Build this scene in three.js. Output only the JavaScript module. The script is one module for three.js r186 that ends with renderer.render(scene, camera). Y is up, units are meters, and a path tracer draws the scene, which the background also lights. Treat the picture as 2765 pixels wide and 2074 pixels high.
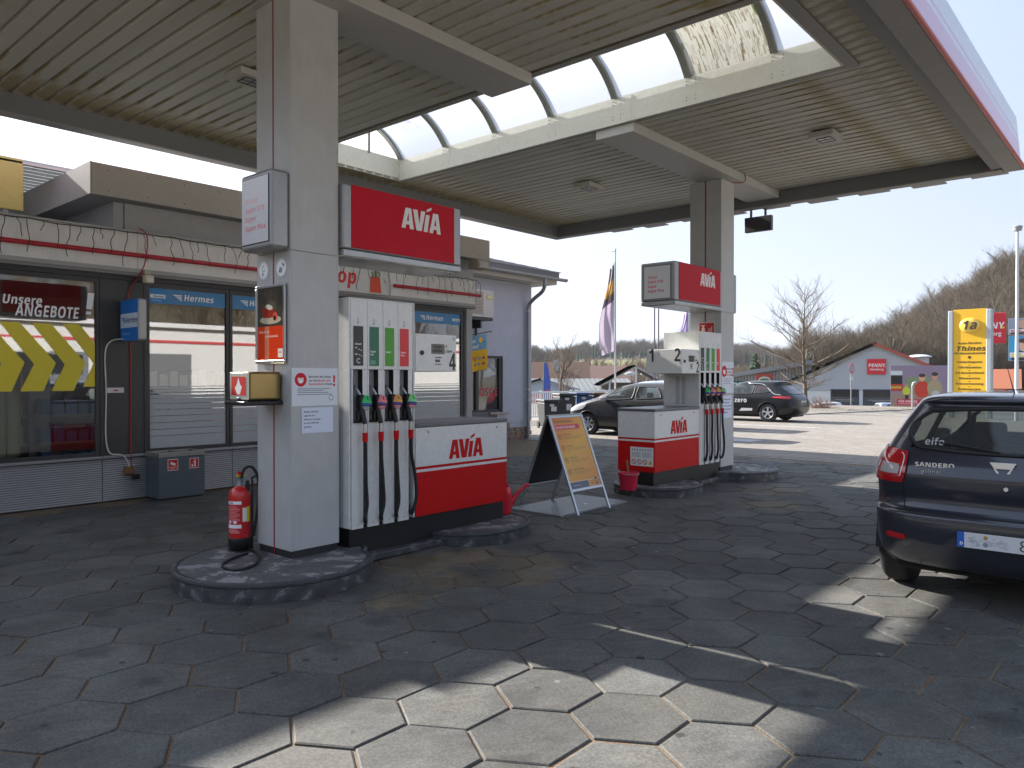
import * as THREE from 'three';
import { mergeGeometries, mergeVertices, toCreasedNormals } from 'three/addons/utils/BufferGeometryUtils.js';
import { RoundedBoxGeometry } from 'three/addons/geometries/RoundedBoxGeometry.js';
import { FontLoader } from 'three/addons/loaders/FontLoader.js';
import { TextGeometry } from 'three/addons/geometries/TextGeometry.js';
import { createNoise2D, createNoise3D } from 'simplex-noise';

// ------------------------------------------------------------------ camera, sky, sun, exposure
const scene = new THREE.Scene();
const camera = new THREE.PerspectiveCamera(53.78, 4 / 3, 0.05, 4000);
camera.position.set(0, 1.62, 0);
camera.rotation.order = 'YXZ';
camera.rotation.y = -48.943 * Math.PI / 180;
camera.rotation.x = -0.508 * Math.PI / 180;
const renderer = new THREE.WebGLRenderer({ antialias: true });
renderer.setSize(1024, 768);
renderer.toneMapping = THREE.LinearToneMapping;
renderer.toneMappingExposure = 4.1;
renderer.shadowMap.enabled = true;
const SUN = new THREE.Vector3(-0.055, 0.518, -1).normalize();
const sun = new THREE.DirectionalLight(new THREE.Color(1, 0.95, 0.89), 4.0);
sun.position.copy(SUN).multiplyScalar(120).add(new THREE.Vector3(10, 0, -6));
sun.target.position.set(10, 0, -6);
sun.castShadow = true; sun.shadow.radius = 1;
sun.shadow.mapSize.set(4096, 4096);
Object.assign(sun.shadow.camera, { left: -60, right: 60, top: 60, bottom: -60, near: 1, far: 260 });
scene.add(sun, sun.target);
{ // a pale, slightly milky spring sky: blue overhead, whitening to the horizon and round the sun
  const W = 512, H = 256, d = new Float32Array(W * H * 4), v = new THREE.Vector3();
  for (let j = 0; j < H; j++) for (let i = 0; i < W; i++) {
    const th = ((j + .5) / H - .5) * Math.PI, ph = ((i + .5) / W - .5) * 2 * Math.PI;
    v.set(Math.cos(ph) * Math.cos(th), Math.sin(th), Math.sin(ph) * Math.cos(th));
    const up = Math.max(v.y, 0), hz = Math.exp(-up * 4.2), c = Math.max(v.dot(SUN), -1), a = Math.acos(Math.min(1, c));
    const glow = 0.62 * Math.exp(-a / 0.34) + 0.25 * Math.exp(-a / 0.85);
    const z = [0.08, 0.12, 0.2], h = [0.175, 0.193, 0.22], g = [1.0, 0.97, 0.92], k = (i + j * W) * 4;
    for (let q = 0; q < 3; q++) d[k + q] = z[q] * (1 - hz) + h[q] * hz + g[q] * glow;
    if (v.y < 0) { const m = Math.min(1, -v.y * 6); for (let q = 0; q < 3; q++) d[k + q] = d[k + q] * (1 - m) + [0.12, 0.115, 0.10][q] * m; }
    d[k + 3] = 1;
  }
  const sky = new THREE.DataTexture(d, W, H, THREE.RGBAFormat, THREE.FloatType);
  sky.mapping = THREE.EquirectangularReflectionMapping; sky.magFilter = THREE.LinearFilter; sky.minFilter = THREE.LinearFilter; sky.needsUpdate = true;
  scene.background = sky; scene.environment = sky;
}

// ------------------------------------------------------------------ helpers
let seed = 20210314;
const rnd = () => { seed = (seed * 1664525 + 1013904223) >>> 0; return seed / 4294967296; };
const rr = (a, b) => a + (b - a) * rnd();
const n2 = createNoise2D(rnd), n3 = createNoise3D(rnd);
const fbm = (x, y, o = 4) => { let s = 0, a = .5, f = 1; for (let i = 0; i < o; i++) { s += a * n2(x * f, y * f); a *= .5; f *= 2.03; } return s; };
const V3 = (x, y, z) => new THREE.Vector3(x, y, z);
const lin = (r, g, b) => new THREE.Color().setRGB(r, g, b);
function dataTex(S, f, srgb = true, W = S) {   // f(u, v) -> grey or [r, g, b], 0..1
  const d = new Uint8Array(W * S * 4);
  for (let j = 0; j < S; j++) for (let i = 0; i < W; i++) {
    const c = f(i / W, j / S), k = (i + j * W) * 4, a = Array.isArray(c);
    for (let q = 0; q < 3; q++) d[k + q] = Math.max(0, Math.min(255, (a ? c[q] : c) * 255));
    d[k + 3] = 255;
  }
  const t = new THREE.DataTexture(d, W, S); t.wrapS = t.wrapT = THREE.RepeatWrapping; t.magFilter = THREE.LinearFilter; t.minFilter = THREE.LinearMipmapLinearFilter; t.generateMipmaps = true;
  if (srgb) t.colorSpace = THREE.SRGBColorSpace; t.needsUpdate = true; return t;
}
// tileable noise from two circles
const tn = (u, v, f, o = 0) => n3(Math.cos(u * 6.2832) * f + o, Math.sin(u * 6.2832) * f + Math.cos(v * 6.2832) * f, Math.sin(v * 6.2832) * f - o);
const grainT = dataTex(256, () => .86 + .14 * rnd());
const dirtT = dataTex(256, (u, v) => .9 + .06 * tn(u, v, 1.1) * .2 + .012 * tn(u, v, 3, 7) + .04 * (rnd() - .5));
const streakT = dataTex(256, (u, v) => .94 + .02 * tn(u, v, .8) + .018 * n2(u * 40, v * 2) * Math.sin(v * 3.1416) + .03 * (rnd() - .5));
const bumpT = dataTex(256, (u, v) => .5 + .25 * tn(u, v, 6) + .25 * (rnd() - .5), false);
const smearT = dataTex(256, (u, v) => .5 + .3 * tn(u, v, 1.6, 3) + .2 * tn(u, v, 5, 1), false);
const rep = (t, x, y = x) => { const c = t.clone(); c.repeat.set(x, y); c.needsUpdate = true; return c; };
const G = { grain: rep(grainT, 3), dirt: rep(dirtT, .8), dirt2: rep(dirtT, .23), streak: rep(streakT, .8), bump: rep(bumpT, 4), smear: rep(smearT, .7) };
function mt(c, rough = .6, o = {}) {
  const { map, bump, ...r } = o;
  const phys = ['specularIntensity', 'clearcoat', 'transmission', 'sheen', 'ior', 'thickness'].some(k => k in r);
  const m = new (phys ? THREE.MeshPhysicalMaterial : THREE.MeshStandardMaterial)({ color: Array.isArray(c) ? lin(...c) : new THREE.Color(c), roughness: rough, ...r });
  if (map) m.map = typeof map === 'string' ? G[map] : map;
  if (bump) { m.bumpMap = G.bump; m.bumpScale = bump; }
  return m;
}
// box-projected uv, in metres
function uvm(g) {
  if (!g.attributes.normal) g.computeVertexNormals();
  const p = g.attributes.position, n = g.attributes.normal, u = new Float32Array(p.count * 2);
  for (let i = 0; i < p.count; i++) {
    const ax = Math.abs(n.getX(i)), ay = Math.abs(n.getY(i)), az = Math.abs(n.getZ(i));
    if (ay >= ax && ay >= az) { u[2 * i] = p.getX(i); u[2 * i + 1] = p.getZ(i); }
    else if (ax >= az) { u[2 * i] = p.getZ(i); u[2 * i + 1] = p.getY(i); }
    else { u[2 * i] = p.getX(i); u[2 * i + 1] = p.getY(i); }
  }
  g.setAttribute('uv', new THREE.BufferAttribute(u, 2)); return g;
}
const box = (x0, x1, y0, y1, z0, z1) => uvm(new THREE.BoxGeometry(Math.abs(x1 - x0), Math.abs(y1 - y0), Math.abs(z1 - z0)).translate((x0 + x1) / 2, (y0 + y1) / 2, (z0 + z1) / 2));
const rbox = (x0, x1, y0, y1, z0, z1, r = .006, s = 2) => uvm(new RoundedBoxGeometry(Math.abs(x1 - x0), Math.abs(y1 - y0), Math.abs(z1 - z0), s, r).translate((x0 + x1) / 2, (y0 + y1) / 2, (z0 + z1) / 2));
const cyl = (x, y0, y1, z, r0, r1 = r0, n = 24) => uvm(new THREE.CylinderGeometry(r1, r0, y1 - y0, n).translate(x, (y0 + y1) / 2, z));
const tube = (pts, r, n = 24, k = 8) => { const g = new THREE.TubeGeometry(new THREE.CatmullRomCurve3(pts.map(p => V3(...p)), false, 'centripetal'), n, r, k); return uvm(g); };
function rod(a, b, r0, r1 = r0, n = 8) {  // tapered rod between two points
  const A = V3(...a), B = V3(...b), L = A.distanceTo(B), g = new THREE.CylinderGeometry(r1, r0, L, n);
  g.applyQuaternion(new THREE.Quaternion().setFromUnitVectors(V3(0, 1, 0), B.clone().sub(A).normalize())).translate((A.x + B.x) / 2, (A.y + B.y) / 2, (A.z + B.z) / 2);
  return uvm(g);
}
const lathe = (pts, n = 32) => uvm(new THREE.LatheGeometry(pts.map(p => new THREE.Vector2(...p)), n));
const poly = (pts) => { const s = new THREE.Shape(); pts.forEach((p, i) => i ? s.lineTo(...p) : s.moveTo(...p)); s.closePath(); return s; };
const ext = (shape, depth, bev = 0) => uvm(new THREE.ExtrudeGeometry(shape, { depth, bevelEnabled: bev > 0, bevelSize: bev, bevelThickness: bev, bevelSegments: 2, curveSegments: 24 }));
const mg = (list) => mergeGeometries(list.map(g => { g = g.index ? g.toNonIndexed() : g; for (const k of Object.keys(g.attributes)) if (!['position', 'normal', 'uv'].includes(k)) g.deleteAttribute(k); return g; }));
const taken = {};
const numbered = (n) => { const k = taken[n] = (taken[n] ?? -1) + 1; return k ? `${n}_${String(k).padStart(3, '0')}` : n; };
const shadow = (o) => { o.castShadow = o.receiveShadow = true; return o; };
function part(parent, name, g, m) { const o = shadow(new THREE.Mesh(g, m)); o.name = name; parent.add(o); return o; }
function thing(name, label, category, group, pos = [0, 0, 0], turn = 0) {
  const o = new THREE.Group(); o.name = numbered(name); o.userData = { label, category }; if (group) o.userData.group = group;
  o.position.set(...pos); o.rotation.y = turn; scene.add(o); return o;
}
function one(name, label, category, g, m, group) { const o = part(scene, numbered(name), g, m); o.userData = { label, category }; if (group) o.userData.group = group; return o; }
function struct(name, g, m) { const o = g ? part(scene, numbered(name), g, m) : new THREE.Group(); if (!g) { o.name = numbered(name); scene.add(o); } o.userData = { kind: 'structure' }; return o; }
function canvasTex(w, h, draw) {
  const c = document.createElement('canvas'); c.width = w; c.height = h; const x = c.getContext('2d'); draw(x, w, h);
  const t = new THREE.CanvasTexture(c); t.colorSpace = THREE.SRGBColorSpace; return t;
}
// a flat printed sheet, w x h metres, facing +z before turning
function print(parent, name, w, h, pxm, draw, pos, ry = 0, o = {}) {
  const t = canvasTex(Math.round(w * pxm), Math.round(h * pxm), draw);
  const m = part(parent, name, new THREE.PlaneGeometry(w, h), new THREE.MeshStandardMaterial({ map: t, roughness: .5, ...o }));
  m.position.set(...pos); m.rotation.y = ry; return m;
}
const T_ = (x, s, px, py, size, col, font = 'bold', al = 'left') => { x.fillStyle = col; x.font = `${font} ${size}px sans-serif`; x.textAlign = al; x.fillText(s, px, py); };
const bars = (x, px, py, n, w, step, hgt, col) => { x.fillStyle = col; for (let i = 0; i < n; i++) x.fillRect(px, py + i * step, w * (.7 + .3 * Math.abs(Math.sin(i * 2.3 + px))), hgt); };
const fontB = await new FontLoader().loadAsync('fonts/droid/droid_sans_bold.typeface.json');
function text(s, size, depth = .002, shear = 0) {
  const g = new TextGeometry(s, { font: fontB, size, depth, curveSegments: 3, bevelEnabled: false });
  if (shear) g.applyMatrix4(new THREE.Matrix4().set(1, shear, 0, 0, 0, 1, 0, 0, 0, 0, 1, 0, 0, 0, 0, 1));
  return uvm(g);
}
// the four heavy letters of the chain's word mark, unit height, as flat raised shapes
function wordMark(h, depth = .004) {
  const A = poly([[0, 0], [.24, 0], [.29, .2], [.5, .2], [.53, 0], [.78, 0], [.6, 1], [.26, 1]]);
  A.holes.push(new THREE.Path([[.325, .38], [.475, .38], [.43, .8]].map(p => new THREE.Vector2(...p))));
  const Vv = poly([[.22, 0], [.56, 0], [.8, 1], [.53, 1], [.41, .28], [.29, 1], [0, 1]]);
  const I1 = poly([[0, 0], [.25, 0], [.4, .86], [.15, .86]]), I2 = poly([[.19, .98], [.5, 1.13], [.53, 1.27], [.215, 1.12]]);
  const gs = [ext(A, depth), ext(Vv, depth).translate(.73, 0, 0), ext(I1, depth).translate(1.43, 0, 0), ext(I2, depth).translate(1.43, 0, 0), ext(A, depth).translate(1.81, 0, 0)];
  return mg(gs.map(g => g.scale(h, h, 1)));   // 2.52 h wide
}
const M = {
  alu: mt([.46, .47, .48], .42, { metalness: .35, map: 'dirt' }), aluL: mt([.5, .52, .54], .4, { metalness: .5, map: 'dirt' }),
  steel: mt([.55, .56, .57], .3, { metalness: .9, map: 'dirt' }), black: mt([.012, .012, .013], .5), rubber: mt([.014, .014, .015], .72, { bump: .0006 }),
  white: mt([.72, .73, .73], .42, { map: 'dirt' }), red: mt([.74, .006, .008], .5, { map: 'dirt', specularIntensity: .4 }), redD: mt([.5, .012, .02], .4, { map: 'dirt' }),
  glassW: mt([1, 1, 1], .015, { transmission: 1, thickness: 0, ior: 2.0 }), frame: mt([.055, .055, .058], .45, { metalness: .3, map: 'dirt' }),
  silver: mt([.6, .62, .65], .28, { metalness: .85, map: 'dirt' }), zinc: mt([.36, .37, .38], .45, { metalness: .7, map: 'dirt' }), paper: mt([.78, .79, .8], .85)
};

// ------------------------------------------------------------------ ground
const groundTex = (() => {   // stains, scuffs, drips and gum spots of the paving, 16 x 16 m
  const S = 2048, d = new Uint8Array(S * S * 4), L = 16;
  const spots = []; for (let i = 0; i < 900; i++) spots.push([rr(0, L), rr(0, L), rr(.011, .024), rnd() < .26 ? 1 : 0]);
  const big = []; for (let i = 0; i < 220; i++) big.push([rr(0, L), rr(0, L), rr(.03, .16)]);
  const f = new Float32Array(S * S);
  for (let j = 0; j < S; j++) for (let i = 0; i < S; i++) {
    const x = i / S * L, y = j / S * L;
    f[i + j * S] = .63 + .12 * fbm(x * .55, y * .55, 3) + .08 * fbm(x * 2.3 + 9, y * 2.3, 3) + .06 * n2(x * 3 + y * 2, y * 11 - x * 7) * (.5 + .5 * n2(x * .8, y * .8)) + .2 * (rnd() - .5);
  }
  const dab = (cx, cy, r, fn) => { const a = r * S / L; for (let j = -a * 2 | 0; j <= a * 2; j++) for (let i = -a * 2 | 0; i <= a * 2; i++) { const q = Math.hypot(i, j) / a * (1 + .25 * n2(cx * 9 + Math.atan2(j, i), cy)); if (q < 1) { const k = ((cx / L * S + i & S - 1) + (cy / L * S + j & S - 1) * S); f[k] = fn(f[k], q); } } };
  big.forEach(b => dab(b[0], b[1], b[2], (o, q) => o * (1 - .28 * (1 - q * q) * (.6 + .4 * rnd()))));
  spots.forEach(b => dab(b[0], b[1], b[2], (o, q) => b[3] ? .95 - .1 * rnd() : o * .6));
  const brown = new Float32Array(S * S);   // iron-brown spill marks before the pumps
  for (const [cx, cz, R] of [[4.35, -4.95, .5], [4.9, -4.75, .45], [5.1, -4.2, .4], [4.7, -3.95, .35], [4.2, -4.3, .35], [10.6, -4.3, .6], [9.4, -3.8, .5], [3.6, -4.2, .3]]) { const a = R * S / L, px = cx / L * S, py = (cz + L) / L * S; for (let j = -a | 0; j <= a; j++) for (let i = -a | 0; i <= a; i++) { const q = Math.hypot(i, j) / a + .55 * fbm((px + i) / 30, (py + j) / 30, 3); if (q < 1) { const k = (px + i & S - 1) + (py + j & S - 1) * S; brown[k] = Math.max(brown[k], Math.min(1, (1 - q) * 2.2)); } } }
  for (let k = 0; k < S * S; k++) { f[k] *= 1 + .12 * brown[k]; const c = f[k], w = .014 * n2((k % S) / 90, (k / S | 0) / 90); d[4 * k] = Math.min(255, (c * (1.01 + w + .1 * brown[k])) * 255); d[4 * k + 1] = Math.min(255, c * 255); d[4 * k + 2] = Math.min(255, c * (.975 - w - .13 * brown[k]) * 255); d[4 * k + 3] = 255; }
  const t = new THREE.DataTexture(d, S, S); t.wrapS = t.wrapT = THREE.RepeatWrapping; t.magFilter = THREE.LinearFilter; t.minFilter = THREE.LinearMipmapLinearFilter; t.generateMipmaps = true; t.colorSpace = THREE.SRGBColorSpace; t.repeat.set(1 / L, 1 / L); t.needsUpdate = true; return t;
})();
const fineBump = rep(bumpT, 5);
const paverM = [1, .84, 1.17, .92, 1.07].map((k, i) => new THREE.MeshStandardMaterial({ color: lin(.222 * k, .222 * k, .213 * k), map: groundTex, roughness: .8, bumpMap: fineBump, bumpScale: .0016 }));
const yard = struct('forecourt_paving');
part(yard, 'joint_sand', uvm(new THREE.PlaneGeometry(24, 26, 1, 1).rotateX(-Math.PI / 2).translate(3.05, -.009, -1)), mt([.25, .2, .14], .95, { map: dataTex(256, (u, v) => { const k = .72 + .28 * rnd(), r = tn(u, v, .8, 5) > .35 ? 1 : 0; return [k, k * (r ? .86 : .97), k * (r ? .76 : .92)]; }), bump: .006 }));
{
  const CX = .3, EX = .154, HZ = .2435, PX = .4535, PZ = .487, GAP = .0085, hexes = [];
  const hex = (cx, cz) => {
    const a = rr(-.003, .004), tx = rr(-.007, .007), tz = rr(-.007, .007), B = rr(.005, .011);
    const ring = (s) => [[CX, 0], [EX, HZ], [-EX, HZ], [-CX, 0], [-EX, -HZ], [EX, -HZ]].map(([x, z]) => { const l = Math.hypot(x, z), k = (l - s - (s > .012 ? .0 : 0)) / l; return [cx + x * k, cz + z * k, x * k * tx + z * k * tz + a]; });
    const gp = GAP * rr(.75, 1.35), o = ring(gp), t = ring(gp + B), P = [], q = (A, b, C) => P.push(...A, ...b, ...C);
    const top = t.map(p => [p[0], p[2], p[1]]), mid = o.map(p => [p[0], p[2] - .005, p[1]]), low = o.map(p => [p[0], -.05, p[1]]), c = [cx, a, cz];
    for (let i = 0; i < 6; i++) { const j = (i + 1) % 6; q(c, top[j], top[i]); q(top[i], top[j], mid[j]); q(top[i], mid[j], mid[i]); q(mid[i], mid[j], low[j]); q(mid[i], low[j], low[i]); }
    const g = new THREE.BufferGeometry(); g.setAttribute('position', new THREE.Float32BufferAttribute(P, 3)); g.computeVertexNormals();
    const u = []; for (let i = 0; i < P.length; i += 3) u.push(P[i], P[i + 2]); g.setAttribute('uv', new THREE.Float32BufferAttribute(u, 2)); return g;
  };
  for (let i = -12; i < 28; i++) for (let j = -18; j < 16; j++) {
    const x = 2.632 + i * PX, z = -2.19 + j * PZ + (i & 1 ? PZ / 2 : 0);
    if (x > 14.85 || z < -10.2 || z > 4.2) continue;
    const d = x * .754 - z * .657, l = x * .657 + z * .754;
    if (d < .3 || Math.abs(l) > d * .95 + 1.6) continue;
    const vis = Math.abs(l) < d * .68 + .3 && d > 2.6;
    hexes.push([x, z, vis ? d : d + 100]);
  }
  hexes.sort((a, b) => a[2] - b[2]);
  const rest = paverM.map(() => []);
  hexes.forEach(([x, z], i) => { const g = hex(x, z), k = rnd() * 5 | 0; if (i < 298) part(yard, 'hexagonal_paver', g, paverM[k]); else rest[k].push(g); });
  rest.forEach((l, k) => { if (l.length) part(yard, 'hexagonal_paver_field', mg(l), paverM[k]).userData.kind = 'stuff'; });
}
const bounceSlabM = mt([.42, .41, .38], .85, { map: 'dirt2', bump: .003 });   // unseen pale slab, added to bounce sunlight onto pumps and skylight curb
struct('added_bounce_slab', mg([box(-22, 14, -.06, -.03, 4.25, 13.9), (() => { const g = box(-14, 14, -.06, -.031, .25, 24); g.rotateY(-48.943 * Math.PI / 180); return g; })()]), bounceSlabM);
const kerbM = mt([.33, .32, .3], .85, { map: 'dirt', bump: .002 });
for (let i = 0; i < 16; i++) part(yard, 'edging_stone', rbox(14.86, 15.0, -.08, .004 + rr(-.002, .002), -11.9 + i * 1.0, -10.912 + i * 1.0, .008), kerbM);
// car park: small rectangular blocks, too many to pick apart
const lot = struct('car_park');
part(lot, 'bedding', uvm(new THREE.PlaneGeometry(31, 40).rotateX(-Math.PI / 2).translate(30.5, -.02, -10)), mt([.2, .17, .14], .95, { map: 'grain' }));
{
  const b = new RoundedBoxGeometry(.196, .05, .096, 1, .006), N = [], mtx = new THREE.Matrix4();
  for (let r = 0; r < 270; r++) for (let c = 0; c < 96; c++) {
    const x = 15.1 + r * .1, z = -21 + c * .2 + (r & 1 ? .1 : 0), d = x * .754 - z * .657, l = x * .657 + z * .754;
    if (x > 15.2 + 26.8 || z > -1.4 || Math.abs(l) > d * .8) continue; N.push([x, z]);
  }
  const blocks = new THREE.InstancedMesh(uvm(b), mt([.245, .222, .195], .85, { map: 'grain' }), N.length); shadow(blocks);
  N.forEach(([x, z], i) => { mtx.makeRotationY(Math.PI / 2).setPosition(x + .05, -.025 + rr(-.0015, .0015), z + .1); blocks.setMatrixAt(i, mtx); const k = rr(.84, 1.1) * (1 + .12 * fbm(x * .4, z * .4, 2)); blocks.setColorAt(i, lin(k, k * rr(.96, 1), k * rr(.92, .99))); });
  blocks.name = 'paving_blocks'; blocks.userData.kind = 'stuff'; lot.add(blocks);
}
const paint = mt([.7, .7, .68], .7, { map: 'grain' });
[[19.2, -16.5, -8.9], [21.9, -16.5, -8.6], [24.6, -16.5, -8.4]].forEach(([x, a, b]) => part(lot, 'parking_line', box(x, x + .1, .003, .006, a, b), paint));
part(lot, 'drain_cover', rbox(18.15, 18.95, -.02, .008, -10.2, -7.9, .004), mt([.3, .31, .34], .35, { metalness: .5, map: 'dirt' }));
for (let i = 0; i < 20; i++) part(lot, 'edging_stone', (() => { const g = rbox(-.07, .07, -.1, .05, -.49, .49, .01); g.rotateY(1.312); return g.translate(33.1 + i * .967, 0, -11.9 + i * .256); })(), kerbM);

// ------------------------------------------------------------------ canopy
const soffitM = mt([.42, .42, .37], .5, { map: 'dirt', bump: .0006 });
const trimM = mt([.2, .2, .2], .55, { map: 'dirt' }), beamM = mt([.6, .595, .56], .5, { map: 'dirt' }), curbM = mt([.84, .83, .72], .5, { map: 'dirt' });
const can = thing('canopy', 'large flat forecourt canopy with ribbed metal soffit and arched skylight', 'canopy');
{
  const X0 = 1.32, X1 = 13.05, Z0 = -10.05, Z1 = -2.03, Y = 4.88, SX0 = 6.38, SX1 = 8.25, SZ0 = -9.67, SZ1 = -2.62;
  // ribbed sheet: each rib its own strip (profile across x, run along z)
  const strip = (z0, z1) => {
    const pr = [[-.0915, .034], [-.079, .034], [-.064, 0], [.07, 0], [.083, .034], [.0915, .034]], P = [], N = [];
    for (let i = 0; i < 5; i++) { const [a, b] = pr[i], [c, d] = pr[i + 1]; P.push(a, b, z0, c, d, z0, c, d, z1, a, b, z0, c, d, z1, a, b, z1); }
    // the cut end of the rib
    P.push(-.079, .034, z0, .07, 0, z0, -.064, 0, z0, -.079, .034, z0, .083, .034, z0, .07, 0, z0, -.079, .034, z1, -.064, 0, z1, .07, 0, z1, -.079, .034, z1, .07, 0, z1, .083, .034, z1);
    const g = new THREE.BufferGeometry(); g.setAttribute('position', new THREE.Float32BufferAttribute(P, 3)); g.computeVertexNormals(); return uvm(g);
  };
  const full = strip(Z0, Z1), endA = strip(SZ1 + .15, Z1), endB = strip(Z0, SZ0);
  const stainT = dataTex(512, (u, v) => { const n = tn(u, v, .9, 6) + .5 * tn(u, v, 3.2, 2) + .35 * tn(u, v * .3, 9, 5), s = Math.max(0, Math.min(1, (n - .35) * 1.6)), g = .95 + .04 * (rnd() - .5); return [g * (1 - .16 * s), g * (1 - .22 * s), g * (1 - .38 * s)]; }); stainT.repeat.set(.17, .13);   // rusty water marks
  const tints = [1, .93, 1.05].map(k => mt([.55 * k, .55 * k, .48 * k], .5, { map: stainT, bump: .0005 }));
  for (let i = 0; i < 64; i++) {
    const x = X0 + .0915 + i * .183; if (x > X1) break;
    const m = tints[i * 7 % 3];
    if (x > SX0 - .08 && x < SX1 + .08) { for (const g of [endA, endB]) part(can, 'soffit_rib', g, m).position.set(x, Y, 0); }
    else part(can, 'soffit_rib', full, m).position.set(x, Y, 0);
  }
  // roof deck above the ribs, open at the skylight
  const deck = mg([box(X0, SX0 - .03, 4.95, 5.12, Z0, Z1), box(SX1 + .03, X1, 4.95, 5.12, Z0, Z1), box(SX0 - .03, SX1 + .03, 4.95, 5.12, Z0, SZ0 - .03), box(SX0 - .03, SX1 + .03, 4.95, 5.12, SZ1 + .03, Z1)]);
  part(can, 'roof_deck', deck, trimM);
  // skylight: curb boards, flat flashing, arched bars and bent panes
  const sk = part(can, 'skylight_curb', mg([box(SX1, SX1 + .028, Y - .005, 5.22, SZ0, SZ1), box(SX0 - .028, SX0, Y - .005, 5.22, SZ0, SZ1), box(SX0 - .028, SX1 + .028, Y - .005, 5.22, SZ0 - .028, SZ0), box(SX0 - .028, SX1 + .028, Y - .005, 5.22, SZ1, SZ1 + .028)]), curbM);
  part(sk, 'flashing', mg([box(SX1 + .03, SX1 + .1, Y - .012, Y - .002, SZ0 - .03, SZ1 + .15), box(SX0 - .1, SX0 - .03, Y - .012, Y - .002, SZ0 - .03, SZ1 + .15), box(SX0 - .03, SX1 + .03, Y - .012, Y - .002, SZ1 + .03, SZ1 + .16)]), mt([.4, .4, .37], .55, { map: 'dirt' }));
  const W = (SX1 - SX0) / 2, cx = (SX0 + SX1) / 2, R = 1.13, yc = 5.22 - Math.sqrt(R * R - W * W), a0 = Math.asin(W / R), zs = [-9.6, -8.545, -7.5, -6.46, -5.42, -4.38, -3.33, -2.68];
  const arcStrip = (r, z0, z1, th) => { const g = new THREE.CylinderGeometry(r, r, z1 - z0, 28, 1, true, -a0, 2 * a0); g.rotateX(-Math.PI / 2); const t = new THREE.CylinderGeometry(r - th, r - th, z1 - z0, 28, 1, true, -a0, 2 * a0).rotateX(-Math.PI / 2);
    // rotateX(-90) turns +z of the cylinder up
    return [g, t].map(q => q.translate(cx, yc, (z0 + z1) / 2)); };
  const barM = mt([.34, .335, .29], .5, { map: 'dirt' });
  zs.forEach((z) => {
    const s = new THREE.Shape(); s.absarc(0, 0, R + .005, Math.PI / 2 - a0, Math.PI / 2 + a0, false); s.absarc(0, 0, R - .05, Math.PI / 2 + a0, Math.PI / 2 - a0, true);
    part(sk, 'glazing_bar', uvm(new THREE.ExtrudeGeometry(s, { depth: .075, bevelEnabled: false, curveSegments: 28 })).translate(cx, yc, z - .0375), barM);
  });
  const moss = canvasTex(512, 256, (x, w, h) => { x.fillStyle = '#d6d0bc'; x.fillRect(0, 0, w, h); for (let i = 0; i < 900; i++) { const px = rnd() * w, py = rnd() * h, l = rr(5, 46), k = .3 + .7 * Math.abs(n2(py / 30, 3)); x.fillStyle = `rgba(${60 + rnd() * 50 | 0},${48 + rnd() * 40 | 0},${25 + rnd() * 20 | 0},${(rr(.2, .85) * k).toFixed(2)})`; x.fillRect(px, py, l, rr(1, 4)); } });
  const smut = canvasTex(512, 256, (x, w, h) => { x.fillStyle = '#f4f6f8'; x.fillRect(0, 0, w, h); for (let i = 0; i < 260; i++) { const a = rnd(), px = 60 + a * 330 + rr(-40, 40), py = 60 + rr(0, 130) * a + rr(-20, 20); x.fillStyle = `rgba(95,100,105,${rr(.04, .3).toFixed(2)})`; x.fillRect(px, py, rr(3, 26), rr(1, 5)); } });
  for (let i = 0; i < 7; i++) {
    const z0 = zs[i] + .03, z1 = zs[i + 1] - .03, g = new THREE.CylinderGeometry(R - .012, R - .012, z1 - z0, 32, 1, true, -a0, 2 * a0);
    g.rotateX(-Math.PI / 2).translate(cx, yc, (z0 + z1) / 2);
    const tone = [[.78, .81, .85], [.8, .83, .86], [.83, .85, .88]][i % 3];
    const pm = new THREE.MeshPhysicalMaterial({ color: lin(...tone), transmission: .5, roughness: .95, thickness: 0, ior: 1.3, map: i == 5 ? moss : i == 0 ? smut : null });
    part(sk, 'pane', g, pm);
  }
  for (const z of [SZ0 - .01, SZ1 + .01]) { const s = new THREE.Shape(); s.absarc(0, 0, R - .012, Math.PI / 2 - a0, Math.PI / 2 + a0, false); s.closePath(); part(sk, 'end_pane', uvm(new THREE.ExtrudeGeometry(s, { depth: .006, bevelEnabled: false, curveSegments: 24 })).translate(cx, yc, z), mt([.95, .96, .97], .95, { transmission: .6, thickness: 0, ior: 1.3 })); }
  for (const x of [cx - .31, cx + .31]) part(sk, 'mullion', box(x - .02, x + .02, 5.2, yc + Math.sqrt(R * R - .1) - .03, SZ0 - .02, SZ0 + .02), barM);
  for (const [z, dz] of [[-8.48, .01], [-5.2, .01]]) part(sk, 'joint_cover', box(SX1 - .004, SX1 - .001, Y, 5.2, z - .025, z + .025), curbM);
  const riv = []; for (let k = 0; k < 7; k++) for (const dy of [.06, .1, .25, .29]) riv.push(new THREE.SphereGeometry(.007, 6, 4).translate(SX1 - .003, Y + dy, -9.6 + k * 1.05 + .06), new THREE.SphereGeometry(.007, 6, 4).translate(SX1 - .003, Y + dy, -9.6 + k * 1.05 - .06));
  part(sk, 'rivets', mg(riv), mt([.3, .29, .26], .5)).userData.kind = 'stuff';
  // edge: channel hanging below the soffit, then the raked printed fascia outside
  const E = { x0: 1.12, x1: 13.25, z0: -10.25, z1: -1.64 };
  const chan = mt([.22, .225, .23], .55, { map: 'dirt' }), lip = mt([.36, .355, .34], .6, { map: 'dirt2' });
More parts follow.
